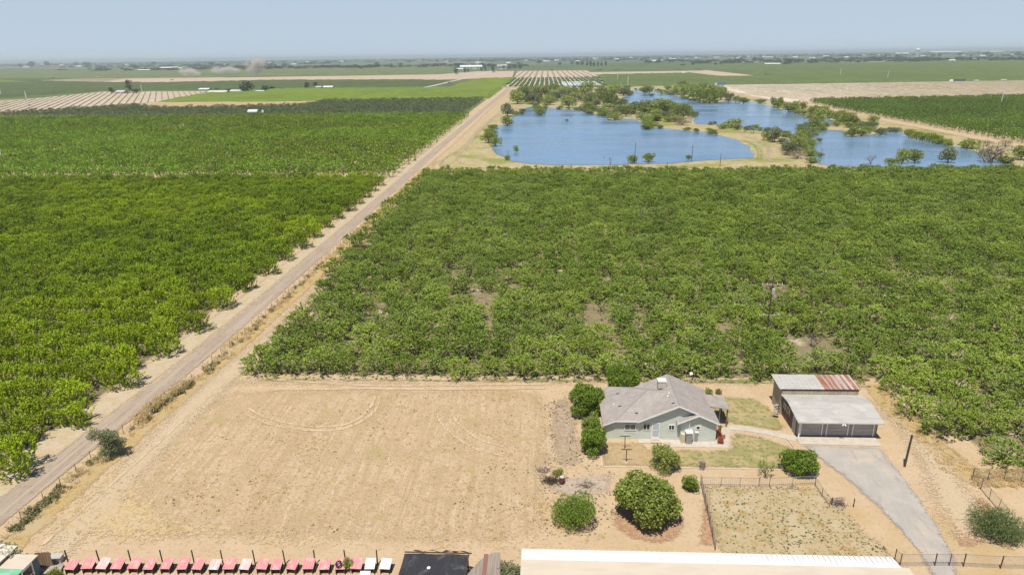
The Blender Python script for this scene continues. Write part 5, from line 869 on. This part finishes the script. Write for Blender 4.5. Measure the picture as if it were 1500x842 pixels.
for px,py,w_,h_ in [(30,99.5,7,6),(47,99,15,9),(70,98,13,8),(90,104,20,3),(131.5,103.5,6,3.5),(178,102.5,5,3),(128,98,16,7),(112,97,10,6),(225,97,12,6),(310,97,9,6),(573,97,4,4),(587,96,11,4),(820,96,7,5),(1015,96,7,6),(1000,97,11,3),(965,90.5,9,5),(985,91,6,4),(1048,95.5,7,4),(1056,95,6,4),(1140,95,12,7),(1156,95,11,9),(1150,96,9,6),(1185,92.5,8,5),(1188,92,3,7),(1258,92,9,3),(1296,87,6,7),(1314,86,12,6),(1278,88,14,5),(1366,84,9,5),(1376,83.5,8,5),(1407,82.5,10,5),(1422,84,6,4),(1445,82.5,13,7),(1452,84,9,5),(640,91,10,4),(600,92,12,4),(480,93.5,14,4),(760,95,10,4),(790,93.5,12,5),(905,91,8,3),(940,90,9,4),(1085,89,12,5),(1105,90,9,6),(1210,88,12,5),(1230,89,8,4),(1490,82,12,6)]: ftree(px,py,w_,h_,'dark tree dotted over the far farmland',KF,'trees dotted over the far farmland')
pts=[]
for _ in range(5200):
    y=3000+15000*rnd.random()**1.3; x=rnd.uniform(-.95,.8)*y
    c=math.sin(x*.0021+y*.0013)+math.sin(x*.0007-y*.0021+2)
    if c>.25 or y>7000: s=rnd.uniform(8,17); pts.append((x,y,0,s*rnd.uniform(1,2.6),s*.62,rnd.random()*6))
scatter('far_trees',KFar,pts,'belts of trees merging into haze along the horizon','woodland')
# vehicles
def truck(px,py,length,lab,trailer,cabc,cat='truck',name='truck'):
    x,y=P(px,py); t=thing(name,(x,y,.1),lab,cat); mt=surf(name+'_paint',trailer,rough=.4); mc=surf(name+'_cab',cabc,rough=.4); c=length*.2
    MB().box(c+.3,length,-1.2,1.2,1.1,3.9 if length>8 else 2.).build('trailer',mt,t); b=MB(); b.wall([(0,.6),(c,.6),(c,3.2 if length>8 else 2.),(c*.35,3.1 if length>8 else 1.9),(0,1.7)],-1.15,1.15); b.build('cab',mc,t)
    for u in ((.13,.3,.72,.88) if length>8 else (.15,.8)):
        for s_ in(-1.1,1.1): MB().tube([(u*length,s_-.12,.5),(u*length,s_+.12,.5)],.5,10).build('wheel',metal_d,t)
truck(1047,125.4,15,'blue truck and trailer parked behind the northern pond',(.08,.16,.35),(.7,.7,.7)); truck(1391,120.2,22,'long dark trailer truck with white cab on the road at right',(.08,.09,.1),(.75,.75,.75)); truck(1466,118.6,8,'white van on the road at the right',(.75,.75,.75),(.75,.75,.75),'van','van'); truck(1427,119.6,6,'small white pickup on the road at the right',(.7,.7,.7),(.7,.7,.7),'pickup','pickup_truck')
truck(656,122,6,'dark pickup on the diagonal country road',(.1,.1,.1),(.1,.1,.12),'pickup','pickup_truck'); truck(250,118,7,'dark tractor working in the pinkish dirt strip',(.08,.08,.09),(.1,.1,.1),'tractor','tractor')
t=thing('pump_station',(*P(372,170.5),0),'white pump sheds on a pale pad among the western orchards','pump station'); MB().prism([(-14,-3),(12,-3),(12,3),(-14,3)],.0,3.2).build('pad',tan,t); b=MB(); b.slab([(-4,-3,4.),(4,-3,4.),(4,0,5.4),(-4,0,5.4)],.2); b.slab([(-4,0,5.4),(4,0,5.4),(4,3,4.),(-4,3,4.)],.2); b.box(-3.8,3.8,-2.8,2.8,3.2,3.9); b.build('shed',surf('pale_tarp',(.55,.68,.66)),t); MB().box(8,9.2,-2,-1,3.2,5.).build('tank',white,t)
# ------------------------------------------------------------------ dust and haze
def volmat(name,col,dens,aniso=.3,nz=None):
    m,nt,out=nmat(name); v=N(nt,'VolumePrincipled'); v.inputs['Color'].default_value=rgba(col); v.inputs['Density'].default_value=dens; v.inputs['Anisotropy'].default_value=aniso
    if nz:
        tc=N(nt,'TexCoord'); f=maprange(nt,noise(nt,tc.outputs['Object'],(nz,)*3,3,.6),.42,.7); ln=N(nt,'VectorMath',operation='LENGTH'); L(nt,tc.outputs['Object'],ln.inputs[0]); e=maprange(nt,ln.outputs['Value'],.3,.95,1.,0.)
        a=N(nt,'Math',operation='MULTIPLY'); L(nt,f,a.inputs[0]); L(nt,e,a.inputs[1]); c=N(nt,'Math',operation='MULTIPLY'); L(nt,a.outputs[0],c.inputs[0]); c.inputs[1].default_value=dens; L(nt,c.outputs[0],v.inputs['Density'])
    L(nt,v.outputs[0],out.inputs['Volume']); return m
dmt=volmat('dust',(1.,.92,.80),.3,.2,2.2)
import bmesh
def dust(px,py,w_,h_,lab,lean=0):
    x,y=P(px,py); z=proj(x,y)[2]; bm=bmesh.new(); bmesh.ops.create_icosphere(bm,subdivisions=2,radius=1); me=bpy.data.meshes.new('dust_cloud'); bm.to_mesh(me); bm.free(); me.materials.append(dmt)
    o=link('dust_cloud',me,None,(x,y,h_*z/2000*.9+1),0,(w_*z/2000,w_*z/3500,h_*z/2000)); o.rotation_euler=(0,lean,0); tag(o,lab,'dust cloud',kind='stuff')
dust(278,114,44,17,'pale dust cloud drifting over the dirt strip at left',.2); dust(376,112.5,44,32,'taller dust plume rising over the dirt strip right of the first',-.3); dust(330,110,60,14,'thin veil of dust between the two plumes')
hb=MB(); hb.box(-20500,20500,-500,24500,-1,68); tag(hb.build('haze',volmat('haze_air',(.86,.93,1.0),.00010,.35)),'pale blue haze over the whole plain','haze',kind='stuff')
